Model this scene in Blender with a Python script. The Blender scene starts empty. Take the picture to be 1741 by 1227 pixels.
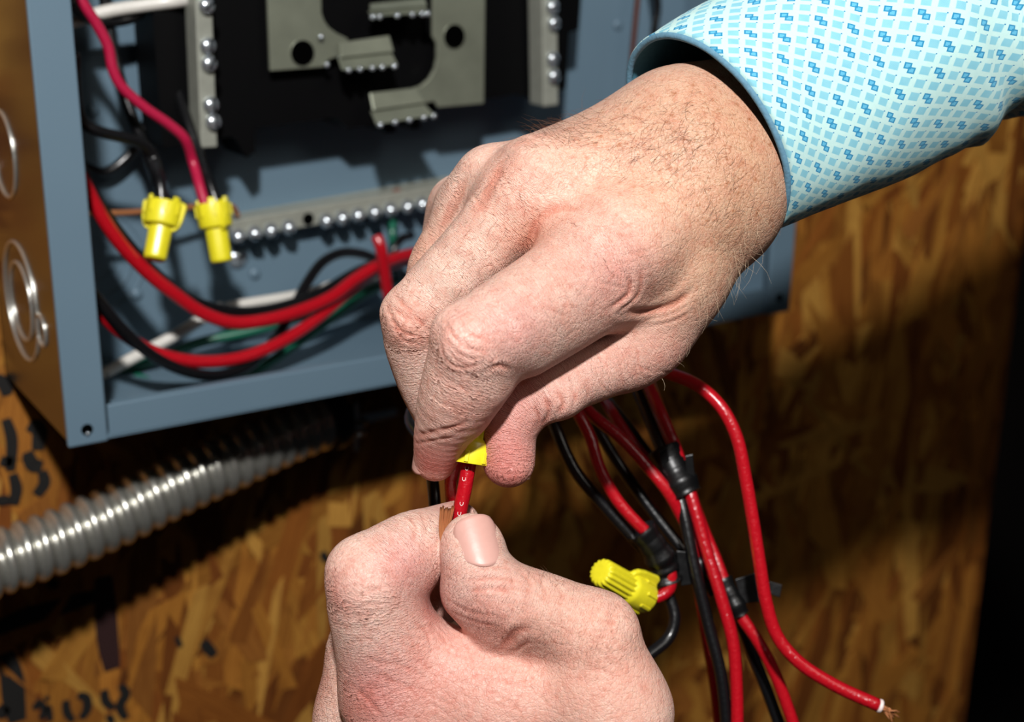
import bpy, math, random, os
import numpy as np
from mathutils import Vector, Matrix, noise
from mathutils.bvhtree import BVHTree

random.seed(7); rng = np.random.default_rng(7)
scene = bpy.context.scene
COL = scene.collection

# ------------------------------------------------------------------ camera
# world: OSB wall is the plane y = 0, x runs right along it, z is up, metres.
FPX = 2418.0; CXP, CYP = 870.5, 613.5
CAM = np.array([-0.1276, -0.5991, 0.1960])
YAW, PIT, ROL = math.radians(32.67), math.radians(18.08), math.radians(0.557)
FW = np.array([math.sin(YAW)*math.cos(PIT), math.cos(YAW)*math.cos(PIT), -math.sin(PIT)])
_r = np.array([math.cos(YAW), -math.sin(YAW), 0.0]); _u = np.cross(_r, FW)
RT = _r*math.cos(ROL) + _u*math.sin(ROL)
UP = -_r*math.sin(ROL) + _u*math.cos(ROL)
cd = bpy.data.cameras.new('camera'); cam = bpy.data.objects.new('camera', cd); COL.objects.link(cam)
cam.matrix_world = Matrix(((RT[0], UP[0], -FW[0], CAM[0]), (RT[1], UP[1], -FW[1], CAM[1]), (RT[2], UP[2], -FW[2], CAM[2]), (0, 0, 0, 1)))
cd.sensor_width = 36.0; cd.lens = FPX/1741*36.0; cd.clip_start = 0.01; cd.clip_end = 50
cd.dof.use_dof = True; cd.dof.focus_distance = 0.385; cd.dof.aperture_fstop = 11.0
scene.camera = cam

# ------------------------------------------------------------------ light
wd = bpy.data.worlds.new('world'); scene.world = wd; wd.use_nodes = True
wd.node_tree.nodes['Background'].inputs[0].default_value = (0.75, 0.85, 1.0, 1)
wd.node_tree.nodes['Background'].inputs[1].default_value = 0.006
def c2w(v):                       # camera frame (right, down, forward) in mm -> world metres
    v = np.asarray(v, float)/1000.0
    return CAM + np.multiply.outer(v[..., 0], RT) - np.multiply.outer(v[..., 1], UP) + np.multiply.outer(v[..., 2], FW)
fl = bpy.data.lights.new('camera_flash', 'AREA'); fl.shape = 'DISK'; fl.size = 0.055; fl.energy = 13.4
fl.color = (1.0, 0.985, 0.97)
flo = bpy.data.objects.new('camera_flash', fl); COL.objects.link(flo)
_lp = c2w((15, -395, -400)); _tg = c2w((0, 0, 500))
flo.location = _lp; flo.rotation_euler = (Vector(_tg)-Vector(_lp)).to_track_quat('-Z', 'Y').to_euler()
fd = bpy.data.lights.new('fill_light', 'AREA'); fd.shape = 'DISK'; fd.size = 0.35; fd.energy = 1.1; fd.color = (1.0, 0.93, 0.84)  # added fill light, lifts the shadows and the board at right
fdo = bpy.data.objects.new('fill_light', fd); COL.objects.link(fdo)
_lp = c2w((620, -420, -250)); fdo.location = _lp; fdo.rotation_euler = (Vector(c2w((150, 50, 700)))-Vector(_lp)).to_track_quat('-Z', 'Y').to_euler()
vs = scene.view_settings
vs.view_transform = 'Standard'; vs.look = 'None'; vs.gamma = 1.0; vs.use_curve_mapping = False; vs.exposure = 0.0

# ------------------------------------------------------------------ helpers
def U(x, y, z):                   # pixel + depth(mm) -> camera frame mm
    return np.array([(x-CXP)/FPX*z, (y-CYP)/FPX*z, z], float)
def P(x, y, z):                   # pixel + depth(mm) -> world
    return c2w(U(x, y, z))
def OY(x, y, Y):                  # pixel ray hits the plane y = Y (parallel to the wall)
    d = FW + RT*((x-CXP)/FPX) - UP*((y-CYP)/FPX)
    return CAM + d*((Y-CAM[1])/d[1])
def OX(x, y, X):
    d = FW + RT*((x-CXP)/FPX) - UP*((y-CYP)/FPX)
    return CAM + d*((X-CAM[0])/d[0])

def mesh_obj(name, V, F, mat=None, parent=None, smooth=False):
    me = bpy.data.meshes.new(name)
    me.from_pydata([tuple(v) for v in V], [], [tuple(f) for f in F]); me.update()
    if smooth: me.polygons.foreach_set('use_smooth', [True]*len(me.polygons))
    o = bpy.data.objects.new(name, me); COL.objects.link(o)
    if mat: me.materials.append(mat)
    if parent is not None: o.parent = parent; o.matrix_parent_inverse = parent.matrix_world.inverted()
    return o
def empty(name, loc):
    o = bpy.data.objects.new(name, None); COL.objects.link(o); o.location = loc; o.empty_display_size = 0.01
    o.matrix_world = Matrix.Translation(Vector(loc))
    return o
def tag(o, label=None, cat=None, group=None, kind=None):
    if label: o['label'] = label
    if cat: o['category'] = cat
    if group: o['group'] = group
    if kind: o['kind'] = kind
    return o
class MB:
    def __init__(s): s.V = []; s.F = []
    def add(s, V, F):
        n = len(s.V); s.V += [tuple(v) for v in V]; s.F += [tuple(i+n for i in f) for f in F]; return s
    def box(s, x0, x1, y0, y1, z0, z1):
        return s.add([(x0,y0,z0),(x1,y0,z0),(x1,y1,z0),(x0,y1,z0),(x0,y0,z1),(x1,y0,z1),(x1,y1,z1),(x0,y1,z1)],
                     [(0,3,2,1),(4,5,6,7),(0,1,5,4),(1,2,6,5),(2,3,7,6),(3,0,4,7)])
    def prism(s, poly, off):      # polygon of 3D points extruded by vector off
        n = len(poly); A = [np.array(p, float) for p in poly]; B = [a+np.array(off) for a in A]
        return s.add(A+B, [tuple(range(n)), tuple(range(2*n-1, n-1, -1))]+[(i, i+n, (i+1) % n+n, (i+1) % n) for i in range(n)])
    def lathe(s, prof, o, ax, n=24, mod=None):  # prof: (radius, height) pairs; mod(k, angle)->radius factor
        ax = np.array(ax, float); ax /= np.linalg.norm(ax)
        t = np.array([0, 0, 1.0]) if abs(ax[2]) < .9 else np.array([1.0, 0, 0])
        e1 = np.cross(ax, t); e1 /= np.linalg.norm(e1); e2 = np.cross(ax, e1)
        V = []; F = []
        for k, (r, h) in enumerate(prof):
            for i in range(n):
                a = 2*math.pi*i/n; rr = r*(mod(k, a) if mod else 1)
                V.append(np.array(o)+ax*h+(e1*math.cos(a)+e2*math.sin(a))*rr)
        for k in range(len(prof)-1):
            for i in range(n):
                j = (i+1) % n; F.append((k*n+i, k*n+j, (k+1)*n+j, (k+1)*n+i))
        F.append(tuple(range(n-1, -1, -1))); F.append(tuple((len(prof)-1)*n+i for i in range(n)))
        return s.add(V, F)
    def obj(s, name, mat, parent=None, smooth=False, bevel=0, seg=2, auto=None):
        o = mesh_obj(name, s.V, s.F, mat, parent, smooth)
        if auto:
            for p in o.data.polygons: p.use_smooth = True
            try: o.data.set_sharp_from_angle(angle=math.radians(auto))
            except Exception: pass
        if bevel:
            m = o.modifiers.new('bevel', 'BEVEL'); m.width = bevel; m.segments = seg; m.limit_method = 'ANGLE'; m.angle_limit = math.radians(35)
        return o
def spline(pts, per=10):
    pts = [np.array(p, float) for p in pts]
    if len(pts) == 2: return [pts[0]*(1-t)+pts[1]*t for t in np.linspace(0, 1, per+1)]
    Q = [2*pts[0]-pts[1]]+pts+[2*pts[-1]-pts[-2]]; out = []
    for i in range(1, len(Q)-2):
        p0, p1, p2, p3 = Q[i-1:i+3]
        d1 = max(np.linalg.norm(p1-p0), 1e-6)**.5; d2 = max(np.linalg.norm(p2-p1), 1e-6)**.5; d3 = max(np.linalg.norm(p3-p2), 1e-6)**.5
        m1 = (p2-p1)+d2*((p1-p0)/d1**1-(p2-p0)/(d1+d2))*1.0
        m2 = (p2-p1)+d2*((p3-p2)/d3**1-(p3-p1)/(d2+d3))*1.0
        m1 = d2*((p1-p0)/d1-(p2-p0)/(d1+d2)+(p2-p1)/d2); m2 = d2*((p2-p1)/d2-(p3-p1)/(d2+d3)+(p3-p2)/d3)
        for t in np.linspace(0, 1, per, endpoint=False):
            out.append((2*t**3-3*t**2+1)*p1+(t**3-2*t**2+t)*m1+(-2*t**3+3*t**2)*p2+(t**3-t**2)*m2)
    out.append(pts[-1]); return out
def sweep(path, rad, n=12, cap=True, ell=None):
    path = [np.array(p) for p in path]; m = len(path)
    T = [path[min(i+1, m-1)]-path[max(i-1, 0)] for i in range(m)]; T = [t/max(np.linalg.norm(t), 1e-9) for t in T]
    a = np.array([0, 0, 1.0]) if abs(T[0][2]) < .8 else np.array([1.0, 0, 0])
    e = np.cross(T[0], a); e /= np.linalg.norm(e); V = []; F = []
    for i in range(m):
        e = e-T[i]*(e@T[i]); e /= max(np.linalg.norm(e), 1e-9); b = np.cross(T[i], e)
        r = rad(i/(m-1), i) if callable(rad) else rad
        for k in range(n):
            th = 2*math.pi*k/n; V.append(path[i]+(e*math.cos(th)+b*math.sin(th))*r)
    for i in range(m-1):
        for k in range(n):
            j = (k+1) % n; F.append((i*n+k, i*n+j, (i+1)*n+j, (i+1)*n+k))
    if cap: F.append(tuple(range(n-1, -1, -1))); F.append(tuple((m-1)*n+k for k in range(n)))
    return V, F

# ------------------------------------------------------------------ materials
def srgb(r, g, b):
    f = lambda c: (c/255/12.92 if c/255 <= .04045 else ((c/255+.055)/1.055)**2.4)
    return (f(r), f(g), f(b), 1)
class NT:
    def __init__(s, name):
        s.m = bpy.data.materials.new(name); s.m.use_nodes = True; s.t = s.m.node_tree; s.N = s.t.nodes; s.b = s.N['Principled BSDF']
    def n(s, kind, **kw):
        o = s.N.new(kind)
        for k, v in kw.items():
            if k.startswith('i_'): o.inputs[k[2:].replace('_', ' ')].default_value = v
            else: setattr(o, k, v)
        return o
    def l(s, a, b): s.t.links.new(a, b)
    def math(s, op, a, b=None, c=None):
        o = s.N.new('ShaderNodeMath'); o.operation = op
        for i, v in enumerate((a, b, c)):
            if v is None: continue
            if isinstance(v, (int, float)): o.inputs[i].default_value = v
            else: s.l(v, o.inputs[i])
        return o.outputs[0]
    def mix(s, f, a, b, mode='MIX'):
        o = s.N.new('ShaderNodeMix'); o.data_type = 'RGBA'; o.blend_type = mode
        for i, v in ((0, f), (6, a), (7, b)):
            if isinstance(v, (int, float, tuple)): o.inputs[i].default_value = v
            else: s.l(v, o.inputs[i])
        return o.outputs[2]
    def ramp(s, f, stops):
        o = s.N.new('ShaderNodeValToRGB'); e = o.color_ramp.elements
        while len(e) < len(stops): e.new(.5)
        for x, (p, c) in zip(e, stops): x.position = p; x.color = c
        s.l(f, o.inputs[0]); return o.outputs[0]
    def bump(s, h, strength=.3, dist=.001, normal=None):
        o = s.N.new('ShaderNodeBump'); o.inputs['Strength'].default_value = strength; o.inputs['Distance'].default_value = dist
        s.l(h, o.inputs['Height'])
        if normal is not None: s.l(normal, o.inputs['Normal'])
        return o.outputs[0]
    def set(s, **kw):
        for k, v in kw.items():
            i = s.b.inputs[k.replace('_', ' ')]
            if hasattr(v, 'is_linked') or hasattr(v, 'links'): s.l(v, i)
            else: i.default_value = v
        return s
def simple(name, rgb, rough=.5, metal=0, noise_scale=0, nstr=.2, vary=.12, spec=.5, coat=0):
    t = NT(name); c = srgb(*rgb)
    t.set(Roughness=rough, Metallic=metal); t.b.inputs['Specular IOR Level'].default_value = spec
    if coat: t.b.inputs['Coat Weight'].default_value = coat; t.b.inputs['Coat Roughness'].default_value = .12
    if noise_scale:
        tc = t.n('ShaderNodeTexCoord'); nz = t.n('ShaderNodeTexNoise', i_Scale=noise_scale, i_Detail=5.0); t.l(tc.outputs['Object'], nz.inputs['Vector'])
        d = tuple(x*(1-vary*2) for x in c[:3])+(1,); t.set(Base_Color=t.mix(nz.outputs[0], c, d))
        t.l(t.bump(nz.outputs[0], nstr, .0004), t.b.inputs['Normal'])
    else: t.set(Base_Color=c)
    return t.m

# ------------------------------------------------------------------ hands: implicit surface -> mesh
HSTEP = 0.55
def seg(p, a, b, ra, rb, fl=None):
    ba = b-a; L2 = float(ba@ba)+1e-9
    q = p-a
    t = np.clip((q@ba)/L2, 0, 1)
    q = q-t[:, None]*ba
    if fl is not None:
        n, s = fl; q = q+(q@n)[:, None]*n*(s-1)
    return np.sqrt(np.einsum('ij,ij->i', q, q))-(ra+t*(rb-ra))
def smin(a, b, k):
    h = np.maximum(k-np.abs(a-b), 0)/k
    return np.minimum(a, b)-h*h*k*.25
def nrm(v): v = np.asarray(v, float); return v/np.linalg.norm(v)
class Hand:
    """palm: list of segs blended softly; fingers: chains blended to the palm, kept apart from each other"""
    def __init__(s): s.palm = []; s.fingers = []; s.post = []
    def B(s, a, b, fl=None): return (U(*a[:3]).astype(np.float32), U(*b[:3]).astype(np.float32), a[3], b[3], fl)
    def add_palm(s, a, b, k=8, fl=None): s.palm.append((s.B(a, b, fl), k))
    def add_finger(s, pts, k=3.5, kp=7, extra=(), start=0):
        q = [np.array(a) for a in spline([np.append(U(*p[:3]), p[3]) for p in pts], 5)]
        s.fingers.append(dict(b=[(q[i][:3].astype(np.float32), q[i+1][:3].astype(np.float32), q[i][3], q[i+1][3], None) for i in range(len(q)-1)], k=k, kp=kp, ex=[s.B(*e[:2], *(e[2:3])) for e in extra], pts=pts))
    def sdf(s, p):
        d = None
        for b, k in s.palm:
            e = seg(p, *b); d = e if d is None else smin(d, e, k)
        out = d
        for f in s.fingers:
            g = None
            for b in f['b']:
                e = seg(p, *b); g = e if g is None else np.minimum(g, e)
            for b in f['ex']: g = smin(g, seg(p, *b), f['k'])
            out2 = smin(d, g, f['kp'])
            out = smin(out, out2, 0.7)
        return out
    def mesh(s, h, lo, hi):
        H = 4; n = [int(math.ceil((hi[i]-lo[i])/h/H)) for i in range(3)]
        ax = [lo[i]+(np.arange(n[i])+.5)*h*H-.5*h for i in range(3)]
        C = np.stack(np.meshgrid(*ax, indexing='ij'), -1).reshape(-1, 3).astype(np.float32)
        dc = s.sdf(C).reshape(n)
        D = np.repeat(np.repeat(np.repeat(np.sign(dc)*9, H, 0), H, 1), H, 2).astype(np.float32)
        act = np.argwhere(np.abs(dc) < h*H*1.25)
        off = np.stack(np.meshgrid(range(H), range(H), range(H), indexing='ij'), -1).reshape(-1, 3)
        idx = (act[:, None, :]*H+off[None]).reshape(-1, 3)
        pts = (idx*h+np.array(lo)).astype(np.float32)
        for i in range(0, len(pts), 300000):
            j = idx[i:i+300000]; D[j[:, 0], j[:, 1], j[:, 2]] = s.sdf(pts[i:i+300000])
        return surface_nets(D, h, np.array(lo))
def surface_nets(D, h, lo):
    S = D < 0
    nx, ny, nz = [k-1 for k in D.shape]
    cnt = np.zeros((nx, ny, nz), np.uint8)
    for i in (0, 1):
        for j in (0, 1):
            for k in (0, 1): cnt += S[i:nx+i, j:ny+j, k:nz+k]
    cells = np.argwhere((cnt > 0) & (cnt < 8))
    vid = np.full((nx, ny, nz), -1, np.int32); vid[cells[:, 0], cells[:, 1], cells[:, 2]] = np.arange(len(cells))
    acc = np.zeros((len(cells), 3)); w = np.zeros(len(cells))
    cor = [(i, j, k) for i in (0, 1) for j in (0, 1) for k in (0, 1)]
    val = {c: D[cells[:, 0]+c[0], cells[:, 1]+c[1], cells[:, 2]+c[2]] for c in cor}
    for a in cor:
        for b in cor:
            if sum(b)-sum(a) == 1 and sum(abs(b[q]-a[q]) for q in range(3)) == 1:
                va, vb = val[a], val[b]; m = (va < 0) != (vb < 0)
                t = np.where(m, va/np.where(m, va-vb, 1), 0)
                for q in range(3): acc[:, q] += np.where(m, a[q]+t*(b[q]-a[q]), 0)
                w += m
    V = (cells+acc/w[:, None])*h+lo
    Q = []
    for axis in range(3):
        sl0 = [slice(None)]*3; sl1 = [slice(None)]*3; sl0[axis] = slice(0, -1); sl1[axis] = slice(1, None)
        e = np.argwhere(S[tuple(sl0)] != S[tuple(sl1)])
        a1, a2 = (axis+1) % 3, (axis+2) % 3
        e = e[(e[:, a1] > 0) & (e[:, a2] > 0) & (e[:, a1] < [nx, ny, nz][a1]) & (e[:, a2] < [nx, ny, nz][a2])]
        ins = S[e[:, 0], e[:, 1], e[:, 2]]
        def g(d1, d2):
            c = e.copy(); c[:, a1] -= d1; c[:, a2] -= d2; return vid[c[:, 0], c[:, 1], c[:, 2]]
        q = np.stack([g(1, 1), g(0, 1), g(0, 0), g(1, 0)], 1)
        q[~ins] = q[~ins][:, ::-1]
        Q.append(q)
    Q = np.concatenate(Q); Q = Q[(Q >= 0).all(1)]
    # keep the one connected skin, drop any stray pocket
    lab = np.arange(len(V)); E = np.concatenate([Q[:, [0, 1]], Q[:, [1, 2]], Q[:, [2, 3]], Q[:, [3, 0]]])
    while True:
        m = np.minimum(lab[E[:, 0]], lab[E[:, 1]]); new = lab.copy()
        np.minimum.at(new, E[:, 0], m); np.minimum.at(new, E[:, 1], m); new = new[new]; new = new[new]
        if (new == lab).all(): break
        lab = new
    big = np.bincount(lab).argmax(); keep = lab == big; Q = Q[keep[Q[:, 0]]]
    ren = np.cumsum(keep)-1; return V[keep], ren[Q]
def smooth_mesh(V, Q, it=2, lam=.5):
    E = np.concatenate([Q[:, [0, 1]], Q[:, [1, 2]], Q[:, [2, 3]], Q[:, [3, 0]]])
    for _ in range(it):
        A = np.zeros_like(V); n = np.zeros(len(V))
        for q in range(3): A[:, q] = np.bincount(E[:, 0], V[E[:, 1], q], len(V))+np.bincount(E[:, 1], V[E[:, 0], q], len(V))
        n = np.bincount(E[:, 0], minlength=len(V))+np.bincount(E[:, 1], minlength=len(V))
        V = V+lam*(A/np.maximum(n, 1)[:, None]-V)
    return V
def vnormals(V, Q):
    N = np.cross(V[Q[:, 2]]-V[Q[:, 0]], V[Q[:, 3]]-V[Q[:, 1]]); R = np.zeros_like(V)
    for i in range(4):
        for q in range(3): R[:, q] += np.bincount(Q[:, i], N[:, q], len(V))
    return R/np.maximum(np.linalg.norm(R, axis=1), 1e-9)[:, None]
CREASE = .75
class Surf:                        # a hand surface that details are set onto (camera frame, mm)
    def __init__(s, V, Q):
        s.V, s.Q = V, Q; s.N = vnormals(V, Q); s.bvh = BVHTree.FromPolygons(V.tolist(), Q.tolist())
        s.disp = np.zeros(len(V)); s.col = None
    def hit(s, x, y):
        d = Vector(U(x, y, 1000.0)).normalized(); h = s.bvh.ray_cast(Vector((0, 0, 0)), d)
        return (np.array(h[0]), np.array(h[1])) if h[0] is not None else None
    def near(s, p): return np.linalg.norm(s.V-p, axis=1)
    def line_dist(s, pts, rad):
        best = np.full(len(s.V), 1e3)
        for a, b in zip(pts[:-1], pts[1:]):
            lo = np.minimum(a, b)-rad; hi = np.maximum(a, b)+rad
            m = np.where(((s.V > lo) & (s.V < hi)).all(1))[0]
            if len(m) == 0: continue
            ba = b-a; q = s.V[m]-a; t = np.clip(q@ba/(ba@ba+1e-9), 0, 1)
            best[m] = np.minimum(best[m], np.linalg.norm(q-t[:, None]*ba, axis=1))
        return best
    def crease(s, px, depth, width, bulge=.3):
        h = []
        dense = spline([(a, b, 0) for a, b in px], 5)
        for a in dense:
            r = s.hit(a[0], a[1])
            if r is None: continue
            if h and np.linalg.norm(r[0]-h[-1]) > 6: continue
            h.append(r[0])
        if len(h) < 2: return
        h = np.array(h); R = width*4; m = np.where(((s.V > h.min(0)-R) & (s.V < h.max(0)+R)).all(1))[0]
        if len(m) == 0: return
        v = s.V[m]; best = np.full(len(m), 1e3)
        for p0, p1 in zip(h[:-1], h[1:]):
            ba = p1-p0; q = v-p0; t = np.clip(q@ba/(ba@ba+1e-9), 0, 1); best = np.minimum(best, np.linalg.norm(q-t[:, None]*ba, axis=1))
        x = best/width; e = np.minimum(np.linalg.norm(v-h[0], axis=1), np.linalg.norm(v-h[-1], axis=1)); fade = np.clip(e/(width*4), .1, 1)
        s.disp[m] += CREASE*fade*(-depth*np.exp(-x*x*1.6)+bulge*depth*np.exp(-((x-2)/.9)**2))
    def blob(s, x, y, rad, amt):
        r = s.hit(x, y)
        if r is None: return
        d = s.near(r[0]); s.disp += amt*np.exp(-(d/rad)**2)
    def mask(s, x, y, rad):
        r = s.hit(x, y)
        if r is None: return np.zeros(len(s.V))
        return np.exp(-(s.near(r[0])/rad)**2)
    def hitv(s): pass
def right_hand_sdf():
    H = Hand()
    # forearm and wrist
    H.add_palm((1158, 230, 401, 16.0), (1335, 160, 409, 14.5), 6)
    H.add_palm((1226, 296, 400, 16.0), (1340, 190, 409, 14), 14)
    H.add_palm((1360, 150, 411, 18), (1650, 12, 428, 22), 10)
    H.add_palm((1158, 230, 402, 16.0), (1226, 296, 400, 16.0), 12)
    # metacarpals
    H.add_palm((1200, 315, 396, 15.5), (1060, 408, 380, 12.5), 12)
    H.add_palm((1160, 265, 397, 15.5), (925, 318, 390, 11.5), 10)
    H.add_palm((1140, 236, 403, 14.0), (842, 312, 403, 9.4), 9)
    H.add_palm((1130, 222, 412, 13.0), (788, 354, 417, 8.6), 9)
    # palm flesh, thenar mass and first web
    H.add_palm((1120, 330, 415, 15), (930, 390, 415, 12), 10)
    H.add_palm((1208, 372, 402, 15.5), (1140, 462, 400, 14.2), 12)
    H.add_palm((1140, 465, 399, 13.2), (1092, 565, 397, 10.2), 8)
    H.add_palm((1072, 462, 391, 11.5), (1135, 478, 395, 12.5), 9)
    H.add_palm((1075, 520, 396, 9), (1110, 520, 397, 10), 7)
    H.add_palm((1010, 400, 388, 11.0), (925, 355, 391, 10.5), 8)
    H.add_palm((905, 335, 395, 9.5), (815, 345, 408, 8.5), 6)
    # fingers
    H.add_finger([(1050, 425, 381, 13.6), (930, 508, 374, 13.0), (816, 586, 367, 11.4), (780, 660, 372, 10.2), (753, 733, 383, 7.8), (740, 781, 391, 6.0)],
                 extra=[((776, 562, 364, 6.0), (795, 580, 360, 7.5)), ((1015, 500, 381, 10.5), (890, 580, 374, 9.6)), ((818, 640, 372, 8.6), (792, 690, 379, 7.2))], k=5.0, kp=9)
    H.add_finger([(915, 304, 391, 10.8), (812, 427, 389, 10.4), (710, 545, 389, 9.2), (718, 620, 396, 8.6), (748, 705, 404, 7.2), (775, 760, 408, 5.8)],
                 extra=[((680, 528, 387, 4.6), (694, 545, 384, 5.4))], k=5.0, kp=8)
    H.add_finger([(834, 308, 403, 9.0), (774, 402, 408, 8.8), (738, 472, 411, 8.2), (770, 590, 416, 7.4), (800, 680, 416, 6.2)], k=4.0, kp=7)
    H.add_finger([(782, 354, 418, 8.4), (762, 404, 424, 8.0), (755, 452, 428, 7.4), (800, 545, 432, 6.6), (835, 620, 430, 5.6)], k=4.0, kp=7)
    # thumb
    H.add_finger([(1140, 470, 399, 12.6), (1088, 582, 398, 10.2), (1010, 624, 393, 9.6), (936, 654, 390, 9.2), (890, 688, 389, 8.4), (867, 728, 389, 7.8), (865, 784, 389, 7.2)],
                 extra=[((938, 672, 386, 5.4), (955, 676, 386, 5.4)), ((1110, 578, 398, 8.4), (1070, 606, 396, 8.4))], k=4.5, kp=7)
    return H
def left_hand_sdf():
    H = Hand()
    H.add_palm((900, 1560, 398, 19), (1010, 2300, 372, 24), 6)
    H.add_palm((790, 1590, 402, 18), (890, 2320, 380, 24), 14)
    H.add_palm((790, 1590, 402, 18), (900, 1560, 398, 19), 12)
    H.add_palm((860, 1500, 396, 17), (672, 1185, 386, 13.2), 12)
    H.add_palm((830, 1510, 402, 16), (612, 1225, 403, 11.2), 10)
    H.add_palm((800, 1520, 410, 15), (610, 1290, 418, 10.5), 10)
    H.add_palm((770, 1540, 416, 14), (610, 1360, 428, 9.5), 10)
    H.add_palm((880, 1400, 408, 18), (720, 1270, 408, 14), 10)
    # thumb metacarpal and first web
    H.add_palm((930, 1500, 392, 17), (1044, 1210, 380, 13.4), 12)
    H.add_palm((1044, 1210, 380, 13.4), (1010, 1082, 376, 11.4), 9)
    H.add_palm((712, 1118, 386, 11.2), (842, 1170, 382.5, 11.8), 6)
    H.add_palm((720, 1185, 386, 12.0), (850, 1215, 386, 13), 9)
    H.add_palm((850, 1205, 386, 13), (985, 1160, 381, 12.5), 9)
    H.add_palm((820, 1330, 392, 16), (960, 1320, 390, 16), 10)
    # index
    H.add_finger([(664, 1170, 385, 12.8), (645, 1080, 380, 12.4), (634, 990, 376, 11.6), (690, 938, 382, 10.2), (738, 912, 393, 8.4), (775, 893, 402, 7.0)],
                 extra=[((606, 966, 374, 7.5), (622, 990, 371, 8.0)), ((672, 1080, 381, 10.5), (668, 1010, 380, 9.0)), ((702, 955, 384, 7.6), (722, 950, 389, 7.0))], k=5.0, kp=8)
    # middle (behind), ring, little
    H.add_finger([(606, 1220, 404, 11.2), (612, 1150, 404, 10.6), (622, 1085, 405, 9.8), (715, 1030, 408, 8.4), (775, 1005, 410, 7.2), (810, 985, 410, 6.2)], k=4.0, kp=7)
    H.add_finger([(606, 1290, 419, 10.2), (622, 1180, 421, 9.6), (640, 1130, 423, 8.8), (740, 1090, 425, 7.8), (800, 1070, 424, 6.8)], k=4.0, kp=7)
    H.add_finger([(606, 1360, 430, 9.0), (640, 1250, 434, 8.4), (670, 1190, 436, 7.6), (750, 1160, 436, 6.8), (800, 1150, 434, 6.0)], k=4.0, kp=7)
    # thumb
    H.add_finger([(1012, 1078, 376, 11.2), (930, 1042, 375, 10.3), (850, 1010, 374, 9.9), (815, 970, 375, 9.2), (803, 930, 377, 8.6), (801, 921, 377, 7.6)],
                 extra=[((865, 1060, 378, 7.5), (910, 1075, 379, 8.0)), ((803, 1005, 378, 8.6), (848, 1048, 380, 9.2))], k=4.0, kp=4)
    return H

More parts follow.
